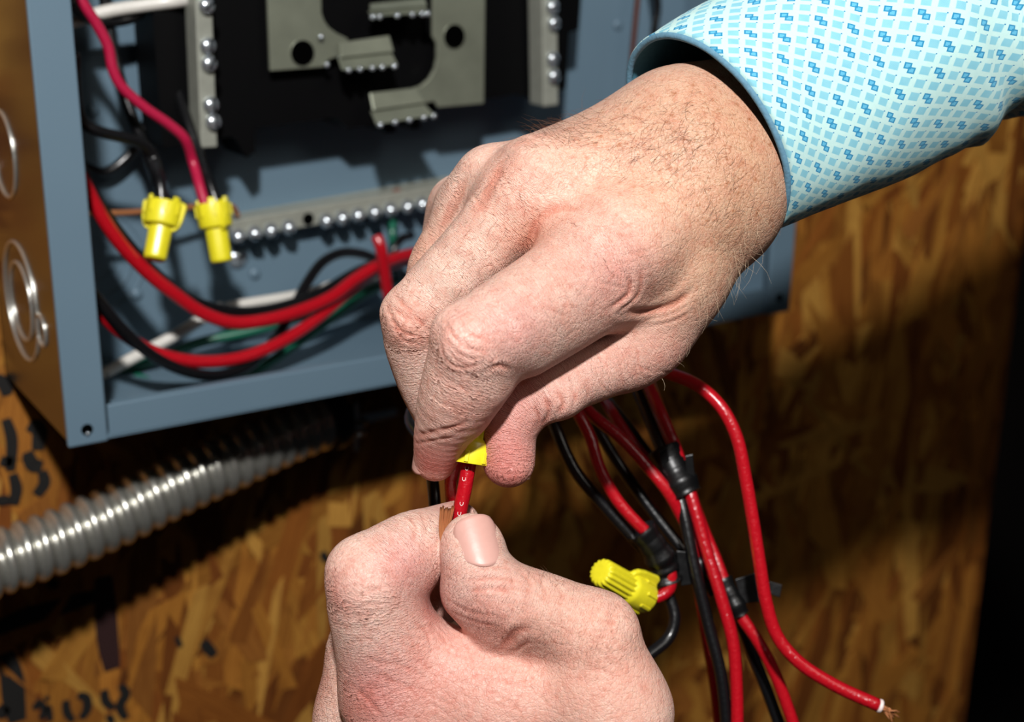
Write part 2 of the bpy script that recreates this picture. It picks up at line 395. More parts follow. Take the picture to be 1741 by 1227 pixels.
def skin_material(name):
    t = NT(name)
    at = t.n('ShaderNodeAttribute', attribute_name='skin'); tc = t.n('ShaderNodeTexCoord'); fr = t.n('ShaderNodeAttribute', attribute_name='fx')
    sep = t.n('ShaderNodeSeparateColor'); t.l(fr.outputs['Color'], sep.inputs[0])
    ob = tc.outputs['Object']
    def nz(sc, det=4.0, rough=.6, dist=0.0):
        o = t.n('ShaderNodeTexNoise', i_Scale=sc, i_Detail=det, i_Roughness=rough, i_Distortion=dist); t.l(ob, o.inputs['Vector']); return o.outputs[0]
    blot = nz(260, 3.0); fine = nz(1500, 3.0); mid = nz(620, 4.0)
    col = t.mix(t.ramp(blot, [(.38, (0, 0, 0, 1)), (.68, (1, 1, 1, 1))]), at.outputs['Color'], t.mix(1.0, at.outputs['Color'], (.95, .82, .80, 1), 'MULTIPLY'))
    col = t.mix(t.math('MULTIPLY', t.ramp(mid, [(.52, (0, 0, 0, 1)), (.66, (1, 1, 1, 1))]), .55), col, t.mix(1.0, col, (.88, .71, .67, 1), 'MULTIPLY'))
    # freckles and sun spots, strong where fx.red says (wrist and back of the hand)
    vf = t.n('ShaderNodeTexVoronoi', i_Scale=330.0); t.l(ob, vf.inputs['Vector'])
    frk = t.math('MULTIPLY', t.ramp(vf.outputs['Distance'], [(.10, (1, 1, 1, 1)), (.34, (0, 0, 0, 1))]), t.ramp(blot, [(.44, (0, 0, 0, 1)), (.56, (1, 1, 1, 1))]))
    frk2 = t.ramp(fine, [(.5, (0, 0, 0, 1)), (.68, (1, 1, 1, 1))])
    fm = t.math('MULTIPLY', t.math('ADD', t.math('MULTIPLY', frk, .7), t.math('MULTIPLY', frk2, .65)), sep.outputs[0])
    col = t.mix(fm, col, t.mix(1.0, col, (.60, .38, .22, 1), 'MULTIPLY'))
    t.set(Base_Color=col)
    # relief: polygonal skin lines, transverse wrinkles along the finger (fx.green = position, fx.blue = amount)
    vor = t.n('ShaderNodeTexVoronoi', feature='DISTANCE_TO_EDGE', i_Scale=780.0); 
    wv = t.n('ShaderNodeVectorMath', operation='ADD'); nv = t.n('ShaderNodeTexNoise', i_Scale=900.0, i_Detail=2.0); t.l(ob, nv.inputs['Vector'])
    sc = t.n('ShaderNodeVectorMath', operation='SCALE'); sc.inputs['Scale'].default_value = .0012
    t.l(nv.outputs['Color'], sc.inputs[0]); t.l(ob, wv.inputs[0]); t.l(sc.outputs[0], wv.inputs[1]); t.l(wv.outputs[0], vor.inputs['Vector'])
    lines = t.ramp(vor.outputs['Distance'], [(0.0, (0, 0, 0, 1)), (.14, (1, 1, 1, 1))])
    vor2 = t.n('ShaderNodeTexVoronoi', feature='DISTANCE_TO_EDGE', i_Scale=300.0); t.l(wv.outputs[0], vor2.inputs['Vector'])
    lines2 = t.ramp(vor2.outputs['Distance'], [(0.0, (0, 0, 0, 1)), (.06, (1, 1, 1, 1))])
    ph = t.math('ADD', t.math('MULTIPLY', sep.outputs[1], 9.5), t.math('MULTIPLY', nz(330, 3.0), 11.0))
    wr = t.math('MULTIPLY', t.math('ABSOLUTE', t.math('SINE', ph)), sep.outputs[2])
    ph2 = t.math('ADD', t.math('MULTIPLY', sep.outputs[1], 4.2), t.math('MULTIPLY', nz(190, 2.0), 12.0))
    wr2 = t.math('MULTIPLY', t.math('POWER', t.math('ABSOLUTE', t.math('SINE', ph2)), .45), sep.outputs[2])
    hgt = t.math('ADD', t.math('ADD', t.math('MULTIPLY', lines, .2), t.math('MULTIPLY', lines2, .22)), t.math('ADD', t.math('MULTIPLY', wr, .32), t.math('ADD', t.math('MULTIPLY', wr2, .42), t.math('MULTIPLY', mid, .8))))
    t.l(t.bump(hgt, .9, .00034), t.b.inputs['Normal'])
    t.set(Roughness=t.math('ADD', t.math('MULTIPLY', mid, .25), .36)); t.b.inputs['Specular IOR Level'].default_value = .42
    t.b.inputs['Subsurface Weight'].default_value = .18; t.b.inputs['Subsurface Radius'].default_value = (1.0, .35, .18); t.b.inputs['Subsurface Scale'].default_value = .0016
    return t.m
SKIN = skin_material('skin')
def finish_hand(name, S, base, tints, fx_regions, chains):
    V = S.V+S.N*S.disp[:, None]
    col = np.tile(np.array(base), (len(V), 1))
    for (x, y, r, c, a) in tints:
        m = (S.mask(x, y, r)*a)[:, None]; col = col*(1-m)+np.array(srgb(*c)[:3])*m
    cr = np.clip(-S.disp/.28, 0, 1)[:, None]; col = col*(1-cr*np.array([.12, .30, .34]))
    red = np.zeros(len(V))
    for (x, y, r, a) in fx_regions: red = np.maximum(red, S.mask(x, y, r)*a)
    # position along the nearest finger bone
    num = np.zeros(len(V)); den = np.full(len(V), 1e-12); bd = np.full(len(V), 1e3)
    for pts in chains:
        A = [np.array(a) for a in spline([np.append(U(*p[:3]), p[3]) for p in pts], 3)]; cum = 0
        for i in range(len(A)-1):
            ba = A[i+1][:3]-A[i][:3]; L = np.linalg.norm(ba); q = V-A[i][:3]; t = np.clip(q@ba/(L*L), 0, 1)
            d = np.linalg.norm(q-t[:, None]*ba, axis=1)-(A[i][3]*(1-t)+A[i+1][3]*t)
            w = np.exp(-np.clip(d, -4, 40)*.9); num += w*(cum+t*L); den += w; bd = np.minimum(bd, d); cum += L
    s = num/den
    wam = np.clip(1-(bd-.5)/5, 0, 1)*.9
    fx = np.stack([red, s, wam, np.ones(len(V))], 1)
    Wv = c2w(V)
    me = bpy.data.meshes.new(name)
    me.vertices.add(len(V)); me.vertices.foreach_set('co', Wv.astype(np.float32).ravel())
    me.loops.add(S.Q.size); me.loops.foreach_set('vertex_index', S.Q[:, ::-1].astype(np.int32).ravel() if FLIP else S.Q.astype(np.int32).ravel())
    me.polygons.add(len(S.Q)); me.polygons.foreach_set('loop_start', np.arange(0, S.Q.size, 4, dtype=np.int32))
    me.polygons.foreach_set('use_smooth', np.ones(len(S.Q), bool)); me.update(calc_edges=True); me.validate()
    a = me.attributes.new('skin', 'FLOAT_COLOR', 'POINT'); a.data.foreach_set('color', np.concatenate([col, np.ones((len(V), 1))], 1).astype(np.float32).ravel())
    a = me.attributes.new('fx', 'FLOAT_COLOR', 'POINT'); a.data.foreach_set('color', fx.astype(np.float32).ravel())
    o = bpy.data.objects.new(name, me); COL.objects.link(o); me.materials.append(SKIN)
    return o
FLIP = True
SKIN_BASE = srgb(222, 190, 174)[:3]

RH = right_hand_sdf()
V, Q = RH.mesh(HSTEP, (-37, -112, 344), (136, 46, 458))
V = smooth_mesh(V, Q, 2); SR = Surf(V, Q)
LH = left_hand_sdf()
V, Q = LH.mesh(HSTEP, (-66, 34, 350), (75, 205, 458))
V = smooth_mesh(V, Q, 2); SL = Surf(V, Q)
RTINT = []; RFX = []; LTINT = []; LFX = []

# creases pressed into the right hand
for px, dep, wid in [
    ([(748, 577), (756, 609), (783, 625), (822, 618)], .26, .6), ([(760, 590), (775, 612), (800, 622)], .22, .5),
    ([(780, 548), (805, 570), (840, 578)], .22, .6), ([(762, 560), (788, 588), (832, 600)], .25, .6), ([(756, 575), (782, 603), (812, 612)], .2, .5),
    ([(870, 630), (848, 622), (828, 630)], .6, .8), ([(703, 742), (740, 733), (778, 724), (797, 716)], .4, .8), ([(705, 754), (735, 749), (775, 742)], .25, .6),
    ([(668, 496), (692, 523), (727, 562)], .4, .7), ([(659, 523), (680, 562), (718, 575)], .4, .7), ([(663, 550), (690, 580), (715, 582)], .35, .7), ([(672, 512), (700, 545), (722, 580)], .25, .6),
    ([(880, 428), (901, 408), (918, 372), (950, 354), (1009, 361)], .6, 1.6), ([(975, 372), (1035, 392), (1070, 430)], .22, .6), ([(960, 395), (1010, 428), (1040, 470)], .2, .6),
    ([(1000, 365), (1050, 385), (1090, 420)], .2, .6), ([(930, 400), (985, 440), (1010, 480)], .2, .6), ([(905, 430), (950, 460), (975, 500)], .18, .6),
    ([(1068, 463), (1070, 496), (1032, 528)], .5, .9), ([(1090, 455), (1086, 500), (1050, 530)], .35, .8),
    ([(1062, 530), (1100, 530), (1150, 515), (1185, 485)], .9, 1.4), ([(1090, 545), (1140, 535), (1180, 512)], .3, .8), ([(1100, 555), (1145, 545), (1175, 528)], .25, .7),
    ([(923, 668), (934, 700), (917, 728)], .6, .8), ([(944, 660), (958, 686), (944, 708)], .55, .9), ([(908, 686), (917, 715), (908, 732)], .5, .7), ([(966, 652), (978, 676), (972, 694)], .35, .8), ([(990, 645), (1000, 668), (996, 684)], .25, .8),
    ([(866, 252), (848, 290), (825, 335), (796, 380)], .7, 2.6), ([(806, 282), (788, 312), (768, 352), (742, 400)], .8, 2.2),
    ([(840, 470), (790, 500), (745, 560)], .3, .8), ([(850, 300), (880, 340), (905, 395)], .25, 1.4)]:
    SR.crease(px, dep, wid)
for k in range(150):                 # fine cross-hatched lines over knuckles and hand back
    cx, cy, sx, sy = random.choice([(1010, 410, 70, 50), (880, 320, 70, 60), (800, 560, 30, 30), (690, 530, 25, 30), (1030, 450, 50, 40), (930, 500, 80, 50), (820, 400, 40, 50), (1060, 620, 50, 20), (770, 690, 35, 40)])
    x, y = random.gauss(cx, sx*.6), random.gauss(cy, sy*.6); a = random.uniform(.2, 1.5)+random.choice((0, 0, 1.6)); L = random.uniform(14, 34)
    SR.crease([(x-L*math.cos(a), y-L*math.sin(a)), (x+random.gauss(0, 3), y+random.gauss(0, 3)), (x+L*math.cos(a), y+L*math.sin(a))], random.uniform(.08, .18), .5)
SR.blob(905, 275, 6, .8); SR.blob(818, 272, 5, .7); SR.blob(745, 330, 4, .5); SR.blob(1000, 390, 9, .5); SR.blob(1190, 430, 9, 1.0)
RTINT += [(1230, 260, 42, (184, 140, 108), .9), (1180, 420, 26, (194, 156, 126), .75), (1000, 250, 24, (206, 166, 138), .6), (1080, 390, 22, (222, 180, 152), .6),
          (880, 300, 18, (226, 178, 160), .8), (1000, 420, 24, (225, 182, 166), .8), (735, 790, 11, (196, 112, 102), .9), (790, 700, 12, (206, 140, 124), .5), (862, 760, 14, (203, 128, 120), .85), (862, 815, 8, (190, 104, 96), .7), (880, 670, 10, (205, 140, 132), .6),
          (1000, 640, 18, (214, 166, 152), .6), (1130, 620, 14, (208, 152, 138), .6), (780, 570, 12, (222, 172, 158), .8), (690, 560, 9, (205, 140, 122), .7), (880, 560, 10, (216, 156, 148), .6), (1050, 470, 12, (216, 158, 148), .6), (905, 405, 8, (204, 146, 122), .7), (720, 430, 14, (214, 160, 134), .6)]
RFX += [(1230, 260, 38, 1.0), (1080, 240, 26, .9), (1000, 230, 20, .75), (1190, 430, 24, .6), (860, 330, 14, .35), (780, 420, 14, .3)]
# creases pressed into the left hand
for px, dep, wid in [
    ([(694, 873), (704, 895), (700, 930)], .35, .8), ([(655, 890), (665, 915), (660, 940)], .22, .8), ([(712, 866), (722, 890), (722, 925)], .22, .6),
    ([(880, 968), (900, 990), (895, 1015)], .4, .8), ([(815, 968), (851, 964), (874, 969)], .35, .6), ([(800, 988), (850, 983), (888, 990)], .35, .7), ([(790, 1005), (850, 1000), (905, 1005)], .28, .7), ([(905, 975), (925, 1000), (922, 1030)], .3, .8), ([(935, 985), (955, 1010), (950, 1040)], .22, .8),
    ([(850, 1108), (864, 1090), (880, 1073), (905, 1068)], 1.0, 1.3), ([(868, 1110), (890, 1098), (900, 1085)], .4, .8),
    ([(700, 1055), (725, 1075), (735, 1110)], .25, .6), ([(730, 1060), (755, 1085), (765, 1120)], .22, .6), ([(640, 1125), (680, 1130), (720, 1150)], .22, .7), ([(620, 1140), (670, 1160), (740, 1180)], .2, .7),
    ([(780, 1085), (800, 1110), (805, 1150)], .2, .7), ([(600, 1165), (640, 1205), (655, 1227)], .25, .8), ([(566, 1060), (600, 1068), (640, 1060)], .1, .7),
    ([(1052, 1030), (1040, 1060), (1045, 1090)], .2, 1.0), ([(760, 1020), (800, 1040), (850, 1050)], .2, .7), ([(765, 1040), (810, 1058), (850, 1066)], .2, .7)]:
    SL.crease(px, dep, wid)
for k in range(210):
    cx, cy, sx, sy = random.choice([(680, 1150, 70, 50), (640, 1000, 50, 40), (850, 1010, 60, 25), (800, 1170, 90, 40), (1000, 1080, 50, 40), (720, 1090, 50, 30), (900, 1150, 80, 50)])
    x, y = random.gauss(cx, sx*.7), random.gauss(cy, sy*.7); a = random.uniform(-.4, .8)+random.choice((0, 0, 1.6)); L = random.uniform(12, 32)
    SL.crease([(x-L*math.cos(a), y-L*math.sin(a)), (x+random.gauss(0, 3), y+random.gauss(0, 3)), (x+L*math.cos(a), y+L*math.sin(a))], random.uniform(.07, .17), .5)
LTINT += [(645, 1185, 13, (176, 98, 98), .8), (600, 1215, 10, (196, 126, 112), .7), (690, 960, 10, (212, 146, 140), .7), (775, 865, 9, (222, 168, 154), .7), (570, 1010, 9, (206, 144, 132), .7), (720, 1160, 14, (208, 146, 134), .6),
          (745, 1000, 9, (200, 126, 118), .7), (820, 1050, 14, (214, 154, 146), .6), (860, 1080, 9, (198, 120, 106), .7), (1000, 1060, 20, (226, 184, 164), .7), (960, 1150, 24, (218, 168, 150), .7), (800, 1215, 20, (206, 148, 134), .6), (1080, 1150, 14, (214, 160, 142), .6), (730, 1025, 8, (190, 112, 104), .7), (545, 1170, 9, (206, 148, 132), .7)]
LFX += [(1000, 1150, 30, .3), (700, 1200, 26, .3), (560, 1150, 12, .5)]
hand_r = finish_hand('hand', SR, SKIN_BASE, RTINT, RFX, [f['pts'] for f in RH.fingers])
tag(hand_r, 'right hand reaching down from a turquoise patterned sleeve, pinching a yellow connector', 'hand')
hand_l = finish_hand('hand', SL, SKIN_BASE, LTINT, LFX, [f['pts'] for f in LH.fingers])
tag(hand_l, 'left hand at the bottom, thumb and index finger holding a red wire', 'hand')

# ------------------------------------------------------------------ nails
NAIL = simple('fingernail', (206, 158, 146), .42, 0, 500, .15, .06, .5)
def nail(parent, S, x, y, tipdir, wid, length, curv, nrm_hint=None, sink=.25, tilt=0):
    """a curved plate lying on the surface point seen at pixel (x, y); tipdir in camera frame"""
    if nrm_hint is None: c, n = S.hit(x, y); n = n if n[2] < 0 else -n
    else: c, n = np.array(nrm_hint[0], float), nrm(nrm_hint[1])
    a = np.array(tipdir, float); a = nrm(a-n*(a@n)); b = np.cross(n, a); V = []; F = []; nu, nv = 15, 13
    for side in (0, 1):
        for j in range(nv):
            v = j/(nv-1)*2-1
            for i in range(nu):
                u = i/(nu-1)*2-1
                w = (1-.5*max(0, -v-.35)**2*2.2)*(1-max(0, v-.55)**2*1.3)      # rounded cuticle, softly rounded tip
                end = (-.22*(1-u*u) if v < -.5 else (.10*(1-u*u) if v > .8 else 0))
                X = u*wid/2*w; th = X/curv
                p = c+b*(curv*math.sin(th))+n*(curv*(math.cos(th)-1)+.42-sink*abs(u)**4-.35*(v*v)*.6-(.35 if side else 0))+a*((v+end)*length/2)
                V.append(c2w(p))
    for s_ in (0, 1):
        o = s_*nu*nv
        for j in range(nv-1):
            for i in range(nu-1):
                f = (o+j*nu+i, o+j*nu+i+1, o+(j+1)*nu+i+1, o+(j+1)*nu+i); F.append(f if s_ == 0 else f[::-1])
    m = nu*nv
    for i in range(nu-1): F.append((i, m+i, m+i+1, i+1)); k = (nv-1)*nu; F.append((k+i, k+i+1, m+k+i+1, m+k+i))
    for j in range(nv-1): F.append((j*nu, (j+1)*nu, m+(j+1)*nu, m+j*nu)); k = nu-1; F.append((j*nu+k, m+j*nu+k, m+(j+1)*nu+k, (j+1)*nu+k))
    return mesh_obj('fingernail', V, F, NAIL, parent, True)
nail(hand_l, SL, 818, 916, (-.22, -1, .25), 13.6, 12.5, 7.6)
nail(hand_r, SR, 0, 0, U(722, 812, 393)-U(716, 745, 386), 7.6, 9.4, 5.0, (U(708.5, 774, 388.4), (-.88, .03, -.47)))
nail(hand_r, SR, 0, 0, U(896, 830, 389)-U(904, 750, 389), 9.5, 11, 6.0, (U(903, 778, 389.3), (.98, .08, -.1)))

# ------------------------------------------------------------------ hair on wrist and hand back
HAIR_D = simple('body_hair', (98, 62, 38), .45); HAIR_L = simple('pale_body_hair', (214, 190, 160), .4)
def hairs(parent, S, name, spots, mat, seed):
    rg = random.Random(seed); mb = MB()
    for (x, y, sx, sy, n, dx, dy, L0, L1, out) in spots:
        for _ in range(n):
            h = S.hit(rg.gauss(x, sx), rg.gauss(y, sy))
            if h is None: continue
            c, n_ = h; n_ = n_ if n_@c < 0 else -n_
            d = np.array([dx+rg.gauss(0, .35), dy+rg.gauss(0, .35), rg.gauss(0, .25)]); d = nrm(d-n_*(d@n_)*.9)
            L = rg.uniform(L0, L1); side = nrm(np.cross(d, n_))*rg.gauss(0, .35); path = []
            for t in (0, .3, .6, 1.0): path.append(c2w(c-n_*.1+d*L*t*(1-.15*t)+n_*(L*(out*t*(1-.55*t)))+side*L*t*t))
            mb.add(*sweep(path, lambda t, i: (.036*(1-.75*t))/1000, 3, False))
    return tag(mb.obj(name, mat, parent, True), kind='stuff')
hairs(hand_r, SR, 'body_hair', [(1140, 230, 60, 45, 170, -.6, .35, 3, 9, .35), (1010, 215, 50, 25, 90, -.8, .1, 3, 9, .5), (940, 222, 45, 18, 130, -.7, -.3, 4, 9, .8), (1250, 330, 35, 45, 90, -.4, .7, 3, 8, .35), (1200, 420, 40, 40, 80, -.3, .8, 3, 7, .35), (860, 350, 40, 40, 40, -.6, .6, 2, 5, .3), (790, 430, 25, 35, 40, -.6, .6, 2, 4, .3)], HAIR_D, 3)
hairs(hand_r, SR, 'pale_body_hair', [(1255, 430, 25, 45, 40, .1, .9, 4, 10, .8), (1225, 490, 25, 30, 30, .2, .9, 3, 9, .7), (1150, 260, 60, 50, 120, -.5, .5, 3, 8, .35), (1170, 600, 25, 30, 14, .3, .8, 2, 5, .6)], HAIR_L, 4)
hairs(hand_l, SL, 'body_hair', [(930, 985, 25, 8, 14, -.2, -.6, 2, 4, .6), (555, 1160, 12, 40, 20, -.6, -.3, 2, 4, .4)], HAIR_D, 5)

# ------------------------------------------------------------------ shirt sleeves
def shirt_material():
    t = NT('patterned_shirt_cotton')
    uv = t.n('ShaderNodeUVMap', uv_map='mm'); sp = t.n('ShaderNodeSeparateXYZ'); t.l(uv.outputs[0], sp.inputs[0])
    x, y = sp.outputs[0], t.math('MULTIPLY', sp.outputs[1], -1.0)          # x along the arm, y around it, in mm
    ax, ay, bx, by = 3.48, 2.15, -2.16, 2.72; det = ax*by-ay*bx
    p = t.math('ADD', t.math('MULTIPLY', x, by/det), t.math('MULTIPLY', y, -bx/det))
    q = t.math('ADD', t.math('MULTIPLY', x, -ay/det), t.math('MULTIPLY', y, ax/det))
    def tri(v): return t.math('ABSOLUTE', t.math('SUBTRACT', t.math('FRACT', v), .5))       # 0 at the cell centre
    ap, aq = tri(p), tri(q)
    def inside(d, lim, soft=.05):
        o = t.n('ShaderNodeMapRange', interpolation_type='SMOOTHSTEP'); t.l(d, o.inputs[0])
        for i, v in enumerate((lim-soft, lim+soft, 1.0, 0.0)): o.inputs[i+1].default_value = v
        return o.outputs[0]
    sq = inside(t.math('MAXIMUM', ap, aq), .31, .04)
    hp, hq = t.math('MODULO', t.math('ADD', t.math('FLOOR', p), 4000.0), 2.0), t.math('MODULO', t.math('ADD', t.math('FLOOR', q), 4000.0), 2.0)
    mo = t.math('MULTIPLY', t.math('LESS_THAN', hp, .5), t.math('LESS_THAN', hq, .5))       # every other cell both ways is a motif
    fp, fq = t.math('SUBTRACT', t.math('FRACT', p), .5), t.math('SUBTRACT', t.math('FRACT', q), .5)
    def ring(cx, cy, r, w):
        d = t.math('MAXIMUM', t.math('ABSOLUTE', t.math('SUBTRACT', fp, cx)), t.math('ABSOLUTE', t.math('SUBTRACT', fq, cy)))
        return inside(t.math('ABSOLUTE', t.math('SUBTRACT', d, r)), w, .02), inside(d, r, .02)
    r1, f1 = ring(-.15, -.15, .19, .05); r2, f2 = ring(.15, .15, .19, .05)
    d1, _ = ring(-.14, -.14, .0, .05); d2, _ = ring(.15, .15, .0, .05)
    rings = t.math('MAXIMUM', r1, r2); fills = t.math('MAXIMUM', f1, f2)
    nz = t.n('ShaderNodeTexNoise', i_Scale=1.2, i_Detail=3.0); t.l(uv.outputs[0], nz.inputs['Vector'])
    nb = t.n('ShaderNodeTexNoise', i_Scale=.25, i_Detail=2.0); t.l(uv.outputs[0], nb.inputs['Vector'])
    base = t.mix(nz.outputs[0], srgb(176, 212, 210), srgb(190, 222, 218))
    blue = t.mix(nb.outputs[0], srgb(112, 178, 198), srgb(140, 196, 208))
    plain = t.mix(sq, base, blue)
    motif = t.mix(fills, base, srgb(92, 172, 204)); motif = t.mix(rings, motif, srgb(40, 130, 172))
    col = t.mix(mo, plain, motif)
    dot = t.math('MULTIPLY', t.math('SUBTRACT', 1.0, mo), inside(t.math('MAXIMUM', t.math('ABSOLUTE', t.math('SUBTRACT', fp, .33)), t.math('ABSOLUTE', t.math('SUBTRACT', fq, -.33))), .045, .02))
    col = t.mix(dot, col, srgb(34, 120, 170))
    t.set(Base_Color=col, Roughness=.85); t.b.inputs['Specular IOR Level'].default_value = .2
    t.b.inputs['Sheen Weight'].default_value = .15
    wx = t.math('SINE', t.math('MULTIPLY', x, 22.0)); wy = t.math('SINE', t.math('MULTIPLY', y, 22.0))
    t.l(t.bump(t.math('ADD', t.math('MULTIPLY', wx, wy), t.math('MULTIPLY', nb.outputs[0], 3.0)), .25, .0003), t.b.inputs['Normal'])
    return t.m
SHIRT = shirt_material(); PIPING = simple('cuff_piping_thread', (104, 148, 172), .8, 0, 900, .5, .2, .2); LINING = simple('cuff_lining_cotton', (70, 120, 138), .9, 0, 700, .3, .15, .2)
def sleeve(parent, rings, wrinkle, seed, nU=160, nV=110, name='shirt_sleeve'):
    """rings: list of (along_mm, centre, e1, e2); e1, e2 are half axes in the camera frame; the first ring is the cuff"""
    S_ = [r[0] for r in rings]; A = np.array([np.concatenate(r[1:]) for r in rings])
    vs_ = np.linspace(S_[0], S_[-1], nV); V = []; UVs = []; rims = []
    for j, v in enumerate(vs_):
        row = np.array([np.interp(v, S_, A[:, k]) for k in range(9)]); c, e1, e2 = row[:3], row[3:6], row[6:9]
        for i in range(nU):
            th = 2*math.pi*i/nU; d = e1*math.cos(th)+e2*math.sin(th); r = np.linalg.norm(d)
            w = wrinkle(v, th, r)
            V.append(c+d*(1+w/r)); UVs.append((v, th/(2*math.pi)*2*math.pi*np.linalg.norm(e1)*.92))
    F = [(j*nU+i, (j+1)*nU+i, (j+1)*nU+(i+1) % nU, j*nU+(i+1) % nU) for j in range(nV-1) for i in range(nU)]
    W_ = c2w(np.array(V)); o = mesh_obj(name, W_, F, SHIRT, parent, True)
    uvl = o.data.uv_layers.new(name='mm')
    for p in o.data.polygons:
        for li in p.loop_indices:
            vi = o.data.loops[li].vertex_index; u = UVs[vi]; i = vi % nU
            yy = u[1]
            if i == 0 and any(o.data.loops[k].vertex_index % nU == nU-1 for k in p.loop_indices): yy = u[1]+2*math.pi*np.linalg.norm(A[0, 3:6])*.92
            uvl.data[li].uv = (u[0], yy)
    o.data.materials.append(LINING)
    so = o.modifiers.new('cloth_thickness', 'SOLIDIFY'); so.thickness = .0011; so.offset = -1; so.material_offset = 1; so.material_offset_rim = 0
    V = np.array(V)
    # stitched edge band just inside the cuff
    rim = [V[i] for i in range(nU)]; c0 = A[0, :3]; ax = nrm(A[1, :3]-A[0, :3])
    path = [c2w(c0+(p-c0)*.962-ax*.1) for p in rim]; path.append(path[0]); path.append(path[1])
    mb = MB().add(*sweep(path, .0010, 8, False)); q = mb.obj('cuff_piping', PIPING, o, True)
    return o
def wrin(v, th, r):
    w = .5*math.sin(th*3+v*.05)+.35*math.sin(th*5-v*.11+1)
    w *= min(1, v/25)
    # gathered folds higher up the arm, on the side towards the camera
    f = max(0, min(1, (v-52)/25)); s = math.sin((v-62)*.26+math.sin(th*1.6)*1.6)
    w += f*(1.7*s+1.0*math.sin(v*.55+th*3.1))*(.45+.55*math.cos(th-.6))
    d = v-(74+10*math.cos(th-.5)); w -= 5.0*math.exp(-(d/4.0)**2)*max(0, math.cos(th-.35))**1.5
    w += .16*noise.noise(Vector((v*.25, th*3, 1)))+.35*noise.noise(Vector((v*.08, th*1.5, 5)))
    return w
A0 = U(1201, 232, 402); e1c = U(1316, 392, 402)-A0; e2c = np.array([9.9, -7.8, -24.0])
def rg_(px, py, z, r1, r2, s): c = U(px, py, z); return (s, c, np.array([.44, .90, -.05])*r1, np.array([.16, -.10, -.98])*r2)
R0 = (0, A0, e1c, e2c)
Rm = rg_(1290, 185, 406, 35, 29, 17)
Rm = (17, Rm[1], Rm[2]*.6+e1c*.4, Rm[3]*.6+e2c*.4)
sl_r = sleeve(hand_r, [R0, Rm, rg_(1420, 122, 413, 36, 30, 42), rg_(1650, 10, 424, 37.5, 32, 85), rg_(1990, -150, 440, 43, 37, 150), rg_(2350, -330, 456, 48, 42, 220)], wrin, 1)
def rl_(px, py, z, r1, r2, s): c = U(px, py, z); return (s, c, np.array([.98, .12, -.05])*r1, np.array([.02, .12, -.98])*r2)
sl_l = sleeve(hand_l, [rl_(862, 1660, 396, 34, 27, 0), rl_(890, 1900, 388, 37, 30, 40), rl_(950, 2320, 376, 43, 36, 110)], lambda v, th, r: .5*math.sin(th*3+v*.05)+.4*math.sin(v*.2+th*2), 2, 96, 40)

# ================================================================== setting
def osb_material(name, attr):
    t = NT(name); at = t.n('ShaderNodeAttribute', attribute_name='col'); tc = t.n('ShaderNodeTexCoord')
    uv = t.n('ShaderNodeUVMap', uv_map='grain'); mp = t.n('ShaderNodeMapping'); mp.inputs['Scale'].default_value = (30, 900, 1); t.l(uv.outputs[0], mp.inputs[0])
    nz = t.n('ShaderNodeTexNoise', i_Scale=1.0, i_Detail=4.0, i_Roughness=.65); t.l(mp.outputs[0], nz.inputs['Vector'])
    n2 = t.n('ShaderNodeTexNoise', i_Scale=38.0, i_Detail=3.0); t.l(tc.outputs['Object'], n2.inputs['Vector'])
    base = at.outputs['Color'] if attr else t.ramp(n2.outputs[0], [(.35, srgb(96, 52, 16)), (.6, srgb(150, 92, 34))])
    c = t.mix(t.ramp(nz.outputs[0], [(.3, (0, 0, 0, 1)), (.7, (1, 1, 1, 1))]), t.mix(1.0, base, (.54, .44, .36, 1), 'MULTIPLY'), base)
    c = t.mix(t.math('MULTIPLY', t.ramp(n2.outputs[0], [(.55, (0, 0, 0, 1)), (.72, (1, 1, 1, 1))]), .5), c, t.mix(1.0, c, (.5, .36, .28, 1), 'MULTIPLY'))
    t.set(Base_Color=c, Roughness=.6); t.b.inputs['Specular IOR Level'].default_value = .25
    t.l(t.bump(nz.outputs[0], .4, .0004), t.b.inputs['Normal']); return t.m
OSB = osb_material('osb_core', False); STR = osb_material('osb_strand', True)
XR = 0.662
wall = MB().box(-1.1, XR, 0.0, .0115, -.75, .85).obj('wall_back', OSB); wall['kind'] = 'structure'
